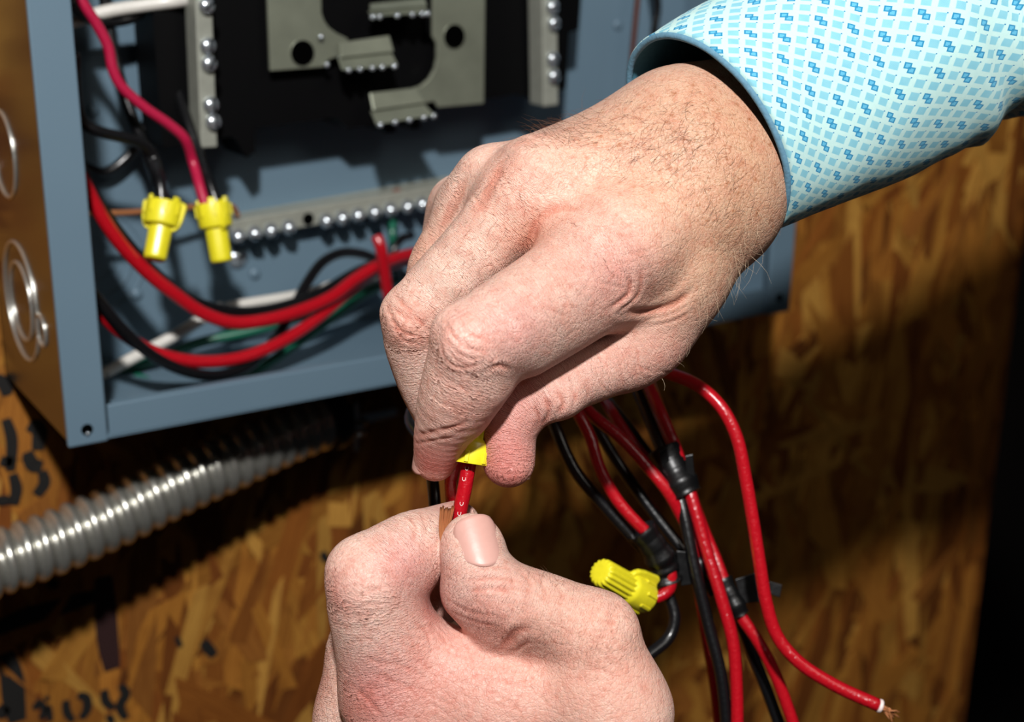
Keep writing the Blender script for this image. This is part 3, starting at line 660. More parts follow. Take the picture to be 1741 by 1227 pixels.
def strands():
    rg = random.Random(11); V = []; F = []; C = []; G = []
    pal = [srgb(178, 126, 52), srgb(170, 114, 44), srgb(160, 104, 40), srgb(198, 148, 68), srgb(146, 88, 32), srgb(126, 72, 26), srgb(174, 116, 46), srgb(148, 94, 38), srgb(112, 64, 22)]
    for k in range(3600):
        x = rg.uniform(-.42, XR-.004); z = rg.uniform(-.52, .40)
        a = rg.gauss(math.pi/2-.1, .33) if rg.random() < .84 else rg.uniform(0, math.pi)
        L = rg.uniform(.05, .14); w = rg.uniform(.006, .021); h0 = rg.uniform(.0, .0012)
        u = np.array([math.cos(a), 0, math.sin(a)]); v = np.array([-math.sin(a), 0, math.cos(a)])
        L = min(L, .5); c = np.array([x, 0, z]); n = len(V)
        out = [(-1, -.8), (-.4, -1), (.5, -.95), (1, -.7+rg.uniform(-.3, .3)), (.9+rg.uniform(-.3, .3), .8), (.3, 1), (-.5, .95), (-.9+rg.uniform(-.3, .3), .75)]
        ta, tb = rg.gauss(0, .0004), rg.gauss(0, .0003); pts = []
        for (p, q) in out:
            p += rg.uniform(-.12, .12); q += rg.uniform(-.12, .12)
            pts.append((c+u*p*L/2+v*q*w/2, p, q))
        if max(p[0][0] for p in pts) > XR-.0005: continue
        for top in (1, 0):
            for (pt, p, q) in pts:
                yy = -(h0+.0005+ta*p+tb*q) if top else .0002
                V.append((pt[0], min(yy, -.0001) if top else yy, pt[2])); G.append(((p*L/2+k*.37), q*w/2+k*.11))
        col = pal[min(len(pal)-1, int(rg.random()**1.25*len(pal)))]; f = rg.uniform(.75, 1.15)
        C += [(col[0]*f, col[1]*f, col[2]*f, 1)]*16
        m = 8; F.append(tuple(n+i for i in range(m))); F += [(n+i, n+m+i, n+m+(i+1) % m, n+(i+1) % m) for i in range(m)]
    o = mesh_obj('wood_strands', V, F, STR, wall)
    at = o.data.attributes.new('col', 'FLOAT_COLOR', 'POINT'); at.data.foreach_set('color', np.array(C, np.float32).ravel())
    uvl = o.data.uv_layers.new(name='grain'); vi = np.zeros(len(o.data.loops), np.int32); o.data.loops.foreach_get('vertex_index', vi)
    uvl.data.foreach_set('uv', np.array(G, np.float32)[vi].ravel())
    return tag(o, kind='stuff')
strands()
INK = simple('black_stamp_ink', (18, 15, 12), .7, 0, 120, .2, .2)
INKR = simple('dark_red_stamp_ink', (40, 12, 10), .7)
def stroke(pxs, wpx, mat=INK, name='printed_mark', Y=-.0021):
    pts = spline([OY(x, y, Y) for x, y in pxs], 6); V = []; w = wpx*1.35/3.9/1000
    for i, p in enumerate(pts):
        t = pts[min(i+1, len(pts)-1)]-pts[max(i-1, 0)]; t = t/np.linalg.norm(t); nn = np.array([-t[2], 0, t[0]])
        e = math.sin(math.pi*(.12+.76*i/(len(pts)-1)))**.35
        V += [p+nn*w/2*e, p-nn*w/2*e]
    mb = MB(); n = len(pts); top = V; bot = [v+np.array([0, .002, 0]) for v in V]
    Fq = []
    for i in range(n-1): Fq += [(2*i, 2*i+2, 2*i+3, 2*i+1), (2*i, 2*n+2*i, 2*n+2*i+2, 2*i+2), (2*i+1, 2*i+3, 2*n+2*i+3, 2*n+2*i+1)]
    mb.add(top+bot, Fq); o = mb.obj(name, mat, wall); return o
for pts, w in [([(10, 712), (20, 745), (18, 800)], 15), ([(0, 783), (22, 786)], 14), ([(48, 722), (66, 730), (64, 765)], 20), ([(46, 768), (56, 790), (72, 792)], 18), ([(72, 800), (76, 822), (62, 842)], 15), ([(22, 805), (28, 830), (24, 858)], 14), ([(-6, 852), (18, 850)], 12), ([(-6, 640), (8, 655), (12, 672)], 16), ([(36, 640), (44, 662)], 12),
               ([(-10, 1072), (40, 1050), (100, 1032), (165, 1012)], 24), ([(88, 1000), (94, 985)], 14),
               ([(8, 1110), (20, 1150), (24, 1190), (30, 1227)], 30), ([(-6, 1205), (12, 1215)], 18), ([(58, 1206), (66, 1196), (76, 1206), (70, 1222)], 10), ([(82, 1198), (86, 1226)], 9), ([(78, 1184), (82, 1190)], 7),
               ([(112, 1190), (114, 1210), (124, 1226)], 12), ([(132, 1182), (146, 1186), (148, 1206), (138, 1222)], 13), ([(178, 1172), (180, 1192), (194, 1205)], 13), ([(205, 1164), (214, 1180), (204, 1200), (214, 1222)], 14), ([(184, 1215), (192, 1230)], 11),
               ([(345, 1090), (365, 1115)], 16), ([(300, 1082), (308, 1100)], 8), ([(548, 938), (556, 955)], 12)]:
    stroke(pts, w)
stroke([(176, 980), (180, 1040), (184, 1090), (191, 1138)], 30, INKR, 'printed_arrow', -.0023)
FAR = simple('dark_far_wall', (30, 20, 14), .9)
fw_ = MB().box(-1.5, 5.5, 1.6, 1.62, -2.6, 2.4).obj('wall_far', FAR); fw_['kind'] = 'structure'

# ================================================================== electrical panel
Wd, D, WF, HL, HH = .36, .0947, .0146, .0133, .46
def paint_mat():
    t = NT('slate_grey_enamel'); tc = t.n('ShaderNodeTexCoord')
    nz = t.n('ShaderNodeTexNoise', i_Scale=900.0, i_Detail=3.0); t.l(tc.outputs['Object'], nz.inputs['Vector'])
    nb = t.n('ShaderNodeTexNoise', i_Scale=14.0, i_Detail=2.0); t.l(tc.outputs['Object'], nb.inputs['Vector'])
    t.set(Base_Color=t.mix(nb.outputs[0], srgb(90, 112, 128), srgb(100, 122, 136)), Roughness=.42); t.l(t.bump(nz.outputs[0], .12, .0003), t.b.inputs['Normal'])
    t.b.inputs['Specular IOR Level'].default_value = .4; return t.m
PAINT = paint_mat()
GALV = simple('reflective_galvanised_steel', (112, 108, 98), .22, .95, 60, .08, .1)
STEEL = simple('zinc_plated_steel', (205, 212, 218), .2, .8, 300, .02, .1)
ALU = simple('tin_plated_busbar', (150, 154, 136), .36, .5, 70, .15, .22)
BLACKP = simple('black_moulded_plastic', (5, 5, 6), .5, 0, 200, .05, .1, .12)
HOLE = simple('black_hole_interior', (3, 3, 3), .9, 0, 0, 0, 0, 0)
BARM = simple('aluminium_terminal_bar', (170, 172, 160), .42, .35, 200, .15, .15)
panel = empty('electrical_panel', (Wd/2, 0, 0))
tag(panel, 'open slate grey electrical panel box mounted on the wood strand board', 'panel')
T = .0014
T0 = .0042
MB().box(0, Wd, -T0, -T0+.0014, 0, HH).obj('back_plate', PAINT, panel)
# side walls: outside galvanised sheen, seen edge on with stamped knockouts
MB().box(0, T, -D, 0, 0, HH).obj('side_plate', GALV, panel); MB().box(Wd-T, Wd, -D, 0, 0, HH).obj('side_plate', PAINT, panel)
MB().box(0, Wd, -D, 0, 0, T).obj('bottom_plate', PAINT, panel); MB().box(0, Wd, -D, 0, HH-T, HH).obj('top_plate', PAINT, panel)
for x0, x1 in ((-.0004, WF), (Wd-WF, Wd+.0004)):
    MB().box(x0, x1, -D-.0012, -D+T, -.0006, HH).obj('front_flange', PAINT, panel, bevel=.0007)
lip = MB().box(WF+.0009, Wd-WF-.0009, -D-.0002, -D+T, .0004, HL).obj('front_lip', PAINT, panel, bevel=.0006)
MB().box(WF+.004, WF+.10, -D+T, -D+.007, HL-.0024, HL-.001).obj('lip_return', PAINT, panel)
for (x, y) in ((148, 730), (1325, 506)):
    c = OY(x, y, -D-.0012); MB().lathe([(.0022, 0), (.0022, .0004), (.0013, .00045)], c+np.array([0, -.00015, 0]), (0, 1, 0), 20).obj('screw_hole', HOLE, panel)
c = OY(149, 737, -D-.0014); MB().lathe([(.0007, 0), (.0009, .0002), (.0005, .0006)], c, (0, -1, 0), 10).obj('hole_burr', STEEL, panel, True)
def ring_part(c, ax, R, r, mat, name, parent, n=48, arc=(0, 1)):
    ax = nrm(ax); e1 = nrm(np.cross(ax, [0.1, 0.2, 1])); e2 = np.cross(ax, e1)
    full = arc == (0, 1); path = [c+(e1*math.cos(2*math.pi*t)+e2*math.sin(2*math.pi*t))*R for t in np.linspace(arc[0], arc[1], n)]
    if full: path.append(path[1])
    mb = MB().add(*sweep(path, r, 6, not full)); return mb.obj(name, mat, parent, True)
KO = simple('stamped_knockout_edge', (205, 205, 200), .3, .8)
for (x, y, rs) in ((36, 512, (.0235, .0155)), (6, 262, (.0165,)), (70, 562, (.006,))):
    c = OX(x, y, -.0002)
    for r_ in rs: ring_part(c, (1, 0, 0), r_, .0007, KO, 'knockout', panel)
for r_ in (.009, .0165, .0225):
    ring_part(OY(158, 446, -T0), (0, 1, 0), r_, .0007, PAINT, 'knockout', panel)
for (x, y) in ((157, 188), (1050, 42), (433, 465), (232, 500)):
    c = OY(x, y, -T0); MB().lathe([(.0028, 0), (.0026, .0007), (.0016, .0013), (.0004, .0015)], c, (0, -1, 0), 20).obj('rivet', PAINT, panel, True)
c = OY(404, 440, -T0); MB().lathe([(.0045, 0), (.0045, .0008), (.003, .0022), (.0005, .0026)], c, (0, -1, 0), 20).obj('rivet', STEEL, panel, auto=40)
# ---- breaker base (black plastic) with bus plates
base = MB()
def poly(pxs, Y): return [OY(x, y, Y) for x, y in pxs]
YB = -.036
outl = [(255, -120), (262, 60), (277, 252), (392, 232), (400, 236), (420, 268), (434, 258), (434, 218), (572, 200), (592, 218), (646, 212), (656, 226), (672, 224), (674, 208), (692, 206), (702, 220), (716, 217), (710, 196), (740, 190), (742, 182), (880, 160), (905, 168), (962, 150), (968, 55), (984, 50), (996, -120)]
base.prism(poly(outl, YB), (0, .024, 0)); bb = base.obj('breaker_base', BLACKP, panel)
def plate(pxs, Y, th, name, mat, parent, bev=.0004): return MB().prism(poly(pxs, Y), (0, th, 0)).obj(name, mat, parent, bevel=bev)
YP = -.043
plate([(453, -60), (546, -60), (547, 22), (552, 36), (560, 47), (572, 56), (592, 66), (594, 96), (575, 96), (566, 99), (556, 104), (551, 114), (460, 121)], YP, .002, 'bus_plate', ALU, bb)
plate([(736, -60), (826, -60), (823, 176), (745, 183), (738, 172), (724, 176), (702, 160), (704, 150), (716, 146), (730, 134), (739, 118), (743, 100), (743, 76), (736, 62)], YP, .002, 'bus_plate', ALU, bb)
for (x, y) in ((514, 90), (772, 62)):
    c = OY(x, y, YP); MB().lathe([(.0053, 0), (.0053, .0003)], c+np.array([0, -.0001, 0]), (0, -1, 0), 28).obj('plate_hole', HOLE, bb)
    ring_part(c, (0, 1, 0), .0054, .0003, ALU, 'hole_rim', bb, 32)
def stab(pxs, lower):   # folded contact blade: an upper leaf, a groove and a toothed lower leaf
    a, b, c_, d = [OY(x, y, YP-.004) for x, y in pxs]; out = np.array([0, -.007, 0])
    mb = MB().prism([a, b, b*.45+c_*.55+out*.5, a*.45+d*.55+out*.5], (0, .0014, -.0004))
    mb.prism([a*.42+d*.58+out*.2, b*.42+c_*.58+out*.2, c_+out, d+out], (0, .0014, -.0004))
    o = mb.obj('bus_stab', ALU, bb, bevel=.0003)
    for t in lower:
        p = d*(1-t)+c_*t+out; MB().lathe([(.0006, -.0006), (.0013, 0), (.0013, .0012), (.0005, .0018)], p+np.array([0, 0, .0003]), (0, -.5, -1), 10).obj('stab_tooth', STEEL, bb, True)
stab([(578, 72), (662, 60), (664, 108), (570, 116)], (.1, .3, .52, .7, .92)); stab([(629, 158), (706, 149), (726, 192), (628, 208)], (.05, .3, .55, .8, .97)); stab([(630, 6), (722, -4), (718, 20), (620, 26)], (.0, .12, .42, .68, .85, .95))
for (x, y) in ((545, 63), (706, 160), (555, 110), (578, 100)):
    c = OY(x, y, YP-.001); MB().lathe([(.0012, 0), (.0012, .0009), (.0004, .0014)], c, (0, -1, 0), 12).obj('bus_rivet', STEEL, bb, True)
def screw(c, ax, parent, r=.0033, h=.0032, rot=0, mat=STEEL):
    ax = nrm(ax); mb = MB().lathe([(r*.55, -.004), (r*.55, 0), (r*.98, .0001), (r, h*.2), (r*.97, h*.45), (r*.86, h*.68), (r*.66, h*.86), (r*.4, h*.96), (r*.12, h)], c, ax, 24)
    o = mb.obj('terminal_screw', mat, parent, auto=60)
    e1 = nrm(np.cross(ax, [.2, .1, 1])); e2 = np.cross(ax, e1); u = e1*math.cos(rot)+e2*math.sin(rot); v = np.cross(ax, u)
    q = [c+ax*h*1.01+u*r*.8*s1+v*r*.13*s2 for s1, s2 in ((-1, -1), (1, -1), (1, 1), (-1, 1))]
    n0 = len(o.data.polygons); bm = MB().prism(q, ax*-.0004); o.data.materials.append(HOLE)
    me2 = bpy.data.meshes.new('terminal_screw'); me2.from_pydata([tuple(v) for v in mb.V+bm.V], [], [tuple(f) for f in mb.F]+[tuple(i+len(mb.V) for i in f) for f in bm.F])
    me2.materials.append(mat); me2.materials.append(HOLE); me2.polygons.foreach_set('use_smooth', [True]*len(me2.polygons)); me2.polygons.foreach_set('material_index', [0]*n0+[1]*len(bm.F)); me2.set_sharp_from_angle(angle=math.radians(60)); o.data = me2; return o
def bar(p0, p1, wpx, Y, name, th=.008):
    a, b = OY(*p0, Y), OY(*p1, Y); d = nrm(b-a); n_ = np.array([-d[2], 0, d[0]]); w = wpx/3.9/2000
    return MB().prism([a+n_*w, b+n_*w, b-n_*w, a-n_*w], (0, th, 0)).obj(name, BARM, panel, bevel=.0006), a, b, n_
nb1, *_ = bar((344, -60), (356, 251), 27, -.052, 'neutral_bar', .012)
nb2, *_ = bar((332, -60), (338, 235), 7, -.045, 'neutral_bar', .004)
nb3, *_ = bar((934, -60), (937, 180), 32, -.050, 'neutral_bar', .012)
rg = random.Random(3)
for (x, y) in ((350, 10), (352, 78), (354, 108), (357, 178), (361, 207)): screw(OY(x, y, -.0522), (.25, -1, .1), nb1, rot=rg.uniform(0, 3))
for (x, y) in ((938, 12), (940, 40), (938, 100), (940, 130)): screw(OY(x, y, -.0502), (.25, -1, .1), nb3, rot=rg.uniform(0, 3))
# ---- ground bar across the box with its row of screws
gb, a, b, n_ = bar((393, 392), (880, 306), 34, -.016, 'ground_bar', .010)
MB().prism([OY(392, 366, -.006), OY(880, 280, -.006), OY(880, 302, -.006), OY(394, 388, -.006)], (0, .004, 0)).obj('bar_bracket', BARM, panel, bevel=.0004)
for x in (402, 430, 458, 488, 552, 579, 606, 634, 661, 690, 715, 741, 770, 800, 830): screw(OY(x, 398-(x-402)*.173, -.0165), (.1, -.85, -.5), gb, .0034, .005, rg.uniform(0, 3))
c = OY(524, 372, -.0163); MB().lathe([(.0028, 0), (.0028, .0002)], c, (0, -1, 0), 20).obj('bar_hole', HOLE, gb)
c = OY(673, 328, -.012); MB().box(c[0]-.002, c[0]+.002, c[1]-.002, c[1], c[2]-.002, c[2]+.002).obj('bar_clip', simple('rust_red_plastic', (110, 40, 22), .6), panel, bevel=.0004)

# ================================================================== wires and fittings
def wire_mat(name, rgb, rough=.32, bump=.18):
    t = NT(name); tc = t.n('ShaderNodeTexCoord'); nz = t.n('ShaderNodeTexNoise', i_Scale=700.0, i_Detail=3.0); t.l(tc.outputs['Object'], nz.inputs['Vector'])
    c = srgb(*rgb); t.set(Base_Color=t.mix(nz.outputs[0], tuple(x*.82 for x in c[:3])+(1,), c), Roughness=rough); t.l(t.bump(nz.outputs[0], bump, .0006), t.b.inputs['Normal'])
    t.b.inputs['Coat Weight'].default_value = .3; t.b.inputs['Coat Roughness'].default_value = .2; return t.m
RED = wire_mat('red_wire_insulation', (176, 14, 28), .26, .45); MAG = wire_mat('crimson_wire_insulation', (176, 18, 62), .45); BLK = wire_mat('black_wire_insulation', (14, 14, 16), .3)
WHT = wire_mat('white_wire_insulation', (214, 210, 202), .4, .05); GRN = wire_mat('green_wire_insulation', (16, 98, 74), .4); CUP = simple('bare_copper', (204, 134, 88), .32, .45, 400, .1, .15)
TAPE = simple('black_vinyl_tape', (12, 12, 13), .38, 0, 260, .5, .2)
def wire(name, pts, r, mat, label, cat='wire', mode='Y', per=9, n=14, group=None, pre=()):
    """pts: (px, py, depth): depth is the distance off the wall in mm (mode Y) or from the camera in mm (mode Z)"""
    w = [OY(x, y, -z/1000) if mode == 'Y' else P(x, y, z) for x, y, z in pts]
    w = list(pre)+w
    o = MB().add(*sweep(spline(w, per), r/1000, n)).obj(name, mat, None, True)
    return tag(o, label, cat, group)
G1 = 'wires inside the electrical panel'
wire('crimson_wire', [(110, -60, 60), (138, 0, 62), (165, 42, 62), (184, 80, 62), (192, 118, 62), (206, 146, 62), (245, 182, 62), (288, 212, 62), (314, 236, 62), (328, 275, 60), (340, 318, 68), (350, 352, 73)], 2.05, MAG, 'crimson wire snaking down the panel into the right yellow connector', group=G1)
wire('black_wire', [(300, 140, 30), (318, 205, 44), (338, 262, 54), (356, 310, 67), (371, 352, 73)], 2.25, BLK, 'black wire beside the crimson wire entering the right yellow connector', group=G1)
wire('black_wire', [(126, 90, 60), (130, 170, 60), (140, 206, 60), (165, 222, 60), (210, 234, 59), (244, 246, 58), (262, 270, 58), (272, 310, 68), (276, 350, 72)], 2.25, BLK, 'black wire curving from the panel edge into the left yellow connector', group=G1)
wire('black_wire', [(170, -60, 26), (184, 40, 28), (200, 120, 32), (222, 190, 40), (242, 240, 48), (262, 290, 62), (284, 350, 72)], 2.25, BLK, 'black wire dropping behind the crimson wire to the left connector', group=G1)
wire('black_wire', [(250, -60, 22), (268, 60, 20), (262, 160, 14), (230, 250, 12), (180, 292, 12), (140, 280, 14)], 2.25, BLK, 'black wire hanging against the back of the panel behind the others', group=G1)
wire('black_wire', [(118, 0, 40), (150, 30, 34), (200, 36, 30), (240, 20, 30), (262, -40, 30)], 2.3, BLK, 'black wire crossing below the white wire in the upper left corner', group=G1)
wire('white_wire', [(95, 44, 26), (125, 36, 30), (180, 20, 32), (240, 10, 34), (300, 2, 38), (345, -4, 46)], 2.7, WHT, 'white wire crossing the top left of the panel to the terminal bar', group=G1)
wire('copper_wire', [(120, 366, 40), (150, 363, 40), (220, 361, 38), (300, 354, 30), (370, 349, 24), (396, 352, 20), (404, 366, 17)], 1.25, CUP, 'thin bare copper wire running behind the yellow connectors to the ground bar', group=G1)
wire('red_wire', [(120, 270, 74), (144, 314, 74), (166, 356, 74), (200, 408, 74), (250, 462, 74), (300, 502, 74), (345, 532, 74), (395, 548, 74), (450, 544, 73), (510, 528, 70), (565, 504, 66), (605, 474, 60), (650, 448, 54), (700, 432, 46), (760, 428, 36), (840, 420, 34), (900, 360, 36), (925, 290, 34), (930, 220, 30)], 2.75, RED, 'thick red wire sweeping across the panel just below the yellow connectors', group=G1)
wire('black_wire', [(118, 240, 64), (146, 304, 66), (172, 352, 66), (215, 412, 66), (270, 470, 66), (330, 512, 66), (400, 530, 64), (460, 526, 60), (540, 500, 56), (620, 456, 46), (700, 440, 34), (780, 440, 30), (860, 400, 30), (900, 320, 28), (910, 240, 24)], 2.4, BLK, 'black wire following the upper red wire across the panel', group=G1)
wire('red_wire', [(130, 490, 76), (160, 520, 76), (205, 564, 76), (262, 598, 76), (330, 614, 76), (400, 610, 75), (455, 592, 73), (510, 562, 69), (560, 524, 64), (600, 488, 57), (650, 456, 48), (720, 440, 40), (800, 450, 30), (860, 420, 22), (890, 340, 18), (900, 260, 16)], 2.6, RED, 'lower red wire looping along the bottom of the panel', group=G1)
wire('black_wire', [(130, 470, 80), (160, 502, 80), (205, 556, 80), (262, 606, 80), (320, 632, 79), (372, 638, 77), (424, 620, 73), (466, 578, 66), (498, 526, 58), (520, 484, 50), (548, 446, 42), (580, 430, 36), (616, 432, 30), (648, 446, 26), (690, 470, 22)], 2.3, BLK, 'black wire looping along the panel bottom and arching up over the reds', group=G1)
wire('white_wire', [(140, 652, 30), (178, 634, 34), (230, 606, 38), (290, 574, 42), (350, 538, 44), (380, 520, 44)], 2.5, WHT, 'white wire slanting up from the lower left corner of the panel', group=G1)
wire('white_wire', [(384, 522, 38), (430, 514, 38), (480, 506, 38), (530, 496, 36), (575, 482, 32), (640, 470, 22)], 2.3, WHT, 'white wire end lying behind the upper red wire', group=G1)
wire('green_wire', [(140, 664, 22), (180, 646, 24), (250, 616, 26), (340, 582, 30), (420, 564, 34), (480, 548, 36), (560, 520, 36), (640, 486, 28)], 2.3, GRN, 'green wire slanting up behind the lower red wire', group=G1)
wire('green_wire', [(230, 640, 30), (300, 664, 50), (345, 662, 56), (400, 648, 58), (450, 620, 56), (510, 580, 50), (570, 536, 42), (630, 494, 30), (700, 470, 18)], 2.2, GRN, 'green wire resting on the bottom edge of the panel', group=G1)
wire('green_wire', [(668, 372, 14), (667, 400, 18), (672, 440, 16)], 1.9, GRN, 'short green wire end hanging from the ground bar beside the hand', group=G1)
wire('red_wire', [(640, 402, 60), (646, 416, 62), (652, 450, 62), (660, 500, 60), (672, 540, 56), (700, 580, 48)], 2.6, RED, 'short red wire end standing upright close beside the right hand knuckles', group=G1)
wire('black_wire', [(700, 400, 20), (680, 408, 26), (668, 430, 28), (676, 470, 24)], 2.0, BLK, 'black wire loop next to the hand under the ground bar', group=G1)
wire('copper_wire', [(1092, -80, 16), (1082, 20, 16), (1074, 110, 16), (1070, 200, 16)], 1.3, simple('tarnished_copper', (120, 62, 34), .4, .8), 'tarnished copper wire hanging at the right of the panel near the cuff', group=G1)
wire('black_wire', [(1105, -80, 24), (1118, 10, 24), (1112, 60, 24), (1120, 140, 24)], 2.0, BLK, 'black wire behind the top of the cuff', group=G1)

# ---- yellow winged twist connectors
YEL = wire_mat('yellow_connector_plastic', (236, 224, 40), .38, .03); YIN = simple('connector_inside', (120, 100, 10), .6)
def connector(tip, opn, side, label, k=1.0, ribs=True, wings=True, group='yellow twist-on wire connectors', sk=1.0, notch=False):
    tip, opn = np.array(tip), np.array(opn); ax = nrm(opn-tip); L = np.linalg.norm(opn-tip); side = np.array(side, float); side = nrm(side-ax*(side@ax)); nor = np.cross(ax, side)
    e = empty('wire_connector', tip); tag(e, label, 'connector', group)
    R = .0049*k
    b = MB().lathe([(R*.55, 0), (R*.86, L*.006), (R*.97, L*.03), (R, L*.07), (R*1.02, L*.35), (R*1.04, L*.60)], tip, ax, 192, (lambda i, a: (1+.065*math.cos(16*a) if i > 0 else 1)) if ribs else (lambda i, a: 1+.012*math.cos(8*a)))
    bo = b.obj('cap', YEL, e, auto=50)
    s = MB().lathe([(R*1.02, L*.56), (R*1.22*sk, L*.60), (R*1.28*sk, L*.64), (R*1.32*sk, L*.97), (R*1.29*sk, L), (R*1.08*sk, L), (R*1.0*sk, L*.8)], tip, ax, 64)
    so = s.obj('skirt', YEL, e, auto=45)
    for i in range(8):
        a = i*math.pi/4+.3; d = side*math.cos(a)+nor*math.sin(a); p = tip+ax*L*.88+d*R*1.30*sk; t = np.cross(ax, d)
        MB().prism([p-t*.0006-ax*L*.1, p+t*.0006-ax*L*.1, p+t*.0006+ax*L*.1, p-t*.0006+ax*L*.1], d*.0005).obj('grip_nub', YEL, so, bevel=.0002)
    MB().lathe([(R*1.02*sk, 0), (R*1.02*sk, .0002)], tip+ax*L*.93, ax, 32).obj('throat', YIN, e)
    if wings:
        for sg in (-1, 1):
            q = [tip+ax*L*h+side*sg*R*w_ for h, w_ in ((.50, .9), (.54, 1.35), (.60, 1.62), (.72, 1.8), (.98, 1.95), (1.03, 1.8), (1.04, 1.0))]
            MB().prism([p-nor*.0011*k for p in q], nor*.0022*k).obj('wing', YEL, e, bevel=.0005)
    if notch:
        for sg in (-1, 1):
            for a in (.55, -.55):
                d = side*sg*math.cos(a)+nor*math.sin(a)*1.1; p = tip+ax*L*1.0+d*R*1.2*sk; t = nrm(np.cross(ax, d))
                MB().prism([p-t*.0016-ax*L*.06, p+t*.0016-ax*L*.06, p+t*.0013+ax*L*.09, p-t*.0013+ax*L*.09], -d*.0012).obj('collar_tab', YEL, so, bevel=.0003)
    return e
CRT = RT
connector(OY(263, 442, -.078), OY(281, 346, -.070), RT, 'left yellow winged connector joining two black wires in the panel', .9, False, True, sk=1.24, notch=True)
connector(OY(377, 446, -.078), OY(361, 346, -.071), RT*.75-FW*.8, 'right yellow winged connector joining crimson and black wires in the panel', .88, False, True, sk=1.2, notch=True)
connector(P(1020, 971, 440), P(1094, 1014, 457), np.array(RT)*.5+UP*.6, 'ribbed yellow connector sticking out of the loose wires above the left thumb', .86, True, True)
connector(P(812, 690, 390), P(797, 787, 389), RT*.2-FW, 'yellow connector pinched between right thumb and forefinger', 1.0, True, False, sk=.98)

# ---- loose wires hanging in front of the panel
G2 = 'loose wires hanging below the right hand'
LWN = [0]
def lw(name, pts, r, mat, label):
    LWN[0] += 1; i = LWN[0]      # each comes out of the box behind the right hand
    return wire(name, pts, r, mat, label, mode='Z', group=G2, pre=[OY(905+i*13, 290+(i % 3)*16, -.012-.002*(i % 4)), OY(900+i*13, 380+(i % 3)*14, -.05-.004*(i % 4))])
wa = lw('red_wire', [(930, 470, 600), (980, 540, 540), (1050, 598, 478), (1132, 632, 452), (1186, 655, 446), (1226, 692, 443), (1252, 742, 442), (1268, 815, 442), (1281, 890, 442), (1292, 960, 442), (1303, 1025, 442), (1322, 1082, 442), (1358, 1125, 441), (1420, 1165, 440), (1494, 1199, 438)], 2.05, RED, 'long red wire arching out to the right and ending in bare frayed copper')
end = P(1494, 1199, 438); ed = nrm(P(1520, 1208, 438)-end)
mb = MB().lathe([(.0021, -.0002), (.00215, .0006), (.0019, .001), (.0013, .001)], end, ed, 20); mb.obj('cut_insulation_edge', simple('pale_cut_insulation', (232, 214, 210), .5), wa, True)
rg = random.Random(8)
for k in range(12):
    a = rg.uniform(0, 6.28); q = .0011*math.sqrt(rg.random()); e1 = nrm(np.cross(ed, [0, 0, 1])); e2 = np.cross(ed, e1)
    p0 = end+e1*q*math.cos(a)+e2*q*math.sin(a); d = nrm(ed+e1*rg.gauss(0, .35)+e2*rg.gauss(0, .35)-UP*rg.uniform(.1, .6)); L = rg.uniform(.004, .0085)
    MB().add(*sweep(spline([p0, p0+ed*L*.35, p0+ed*L*.3+d*L*.65], 5), .00024, 6)).obj('copper_strand', CUP, wa, True)
lw('red_wire', [(930, 560, 560), (960, 640, 480), (980, 696, 458), (1003, 742, 456), (1020, 796, 455), (1048, 848, 455), (1086, 892, 455), (1110, 915, 456), (1128, 945, 458), (1140, 972, 458), (1138, 1000, 458), (1120, 1014, 458), (1098, 1016, 458)], 1.95, RED, 'red wire running through black tape and hooking into the ribbed connector')
lw('red_wire', [(940, 600, 520), (975, 670, 470), (1010, 708, 464), (1052, 742, 462), (1094, 786, 461), (1134, 834, 460), (1160, 880, 462), (1190, 940, 464), (1220, 990, 466), (1245, 1030, 466)], 2.0, RED, 'red wire slanting from the right thumb into the upper tape wrap')
lw('red_wire', [(1000, 620, 520), (1040, 700, 480), (1065, 738, 476), (1092, 772, 474), (1130, 815, 470), (1160, 850, 468)], 1.9, RED, 'short visible red wire behind the slanting one, running into the tape')
lw('red_wire', [(1060, 560, 540), (1096, 640, 480), (1118, 690, 470), (1140, 740, 466), (1158, 790, 463), (1176, 846, 460), (1200, 930, 458), (1226, 1015, 456), (1246, 1090, 455), (1252, 1160, 455), (1254, 1300, 455)], 2.05, RED, 'red wire dropping straight down through the tape wrap to the bottom edge')
lw('black_wire', [(1040, 560, 550), (1078, 650, 482), (1098, 698, 474), (1120, 752, 468), (1146, 812, 464), (1162, 870, 461), (1180, 960, 459), (1204, 1060, 458), (1226, 1150, 457), (1240, 1300, 457)], 2.0, BLK, 'glossy black wire hanging beside the straight red wire')
lw('black_wire', [(890, 600, 520), (920, 670, 470), (942, 722, 462), (978, 800, 460), (1030, 862, 460), (1080, 918, 460), (1116, 960, 462), (1136, 1010, 462), (1147, 1050, 461), (1138, 1082, 460), (1100, 1116, 456), (1050, 1160, 450)], 2.0, BLK, 'black wire left of the loose bundle curling under the ribbed connector')
lw('black_wire', [(960, 620, 530), (1000, 700, 486), (1040, 770, 480), (1085, 836, 478), (1130, 896, 476), (1170, 946, 474), (1216, 1010, 470)], 2.0, BLK, 'black wire behind the slanting red wire in the loose bundle')
lw('black_wire', [(985, 600, 540), (1030, 680, 486), (1060, 716, 480), (1100, 770, 476), (1150, 830, 472), (1200, 920, 474), (1240, 1010, 474), (1275, 1100, 474), (1310, 1190, 474), (1345, 1290, 474)], 2.0, BLK, 'black wire running behind the tape to the bottom right')
lw('red_wire', [(1196, 900, 470), (1216, 948, 466), (1236, 1000, 464), (1258, 1044, 462), (1290, 1092, 461), (1318, 1146, 461), (1342, 1210, 461), (1368, 1290, 461)], 2.0, RED, 'red wire below the lower tape wrap slanting to the bottom right')
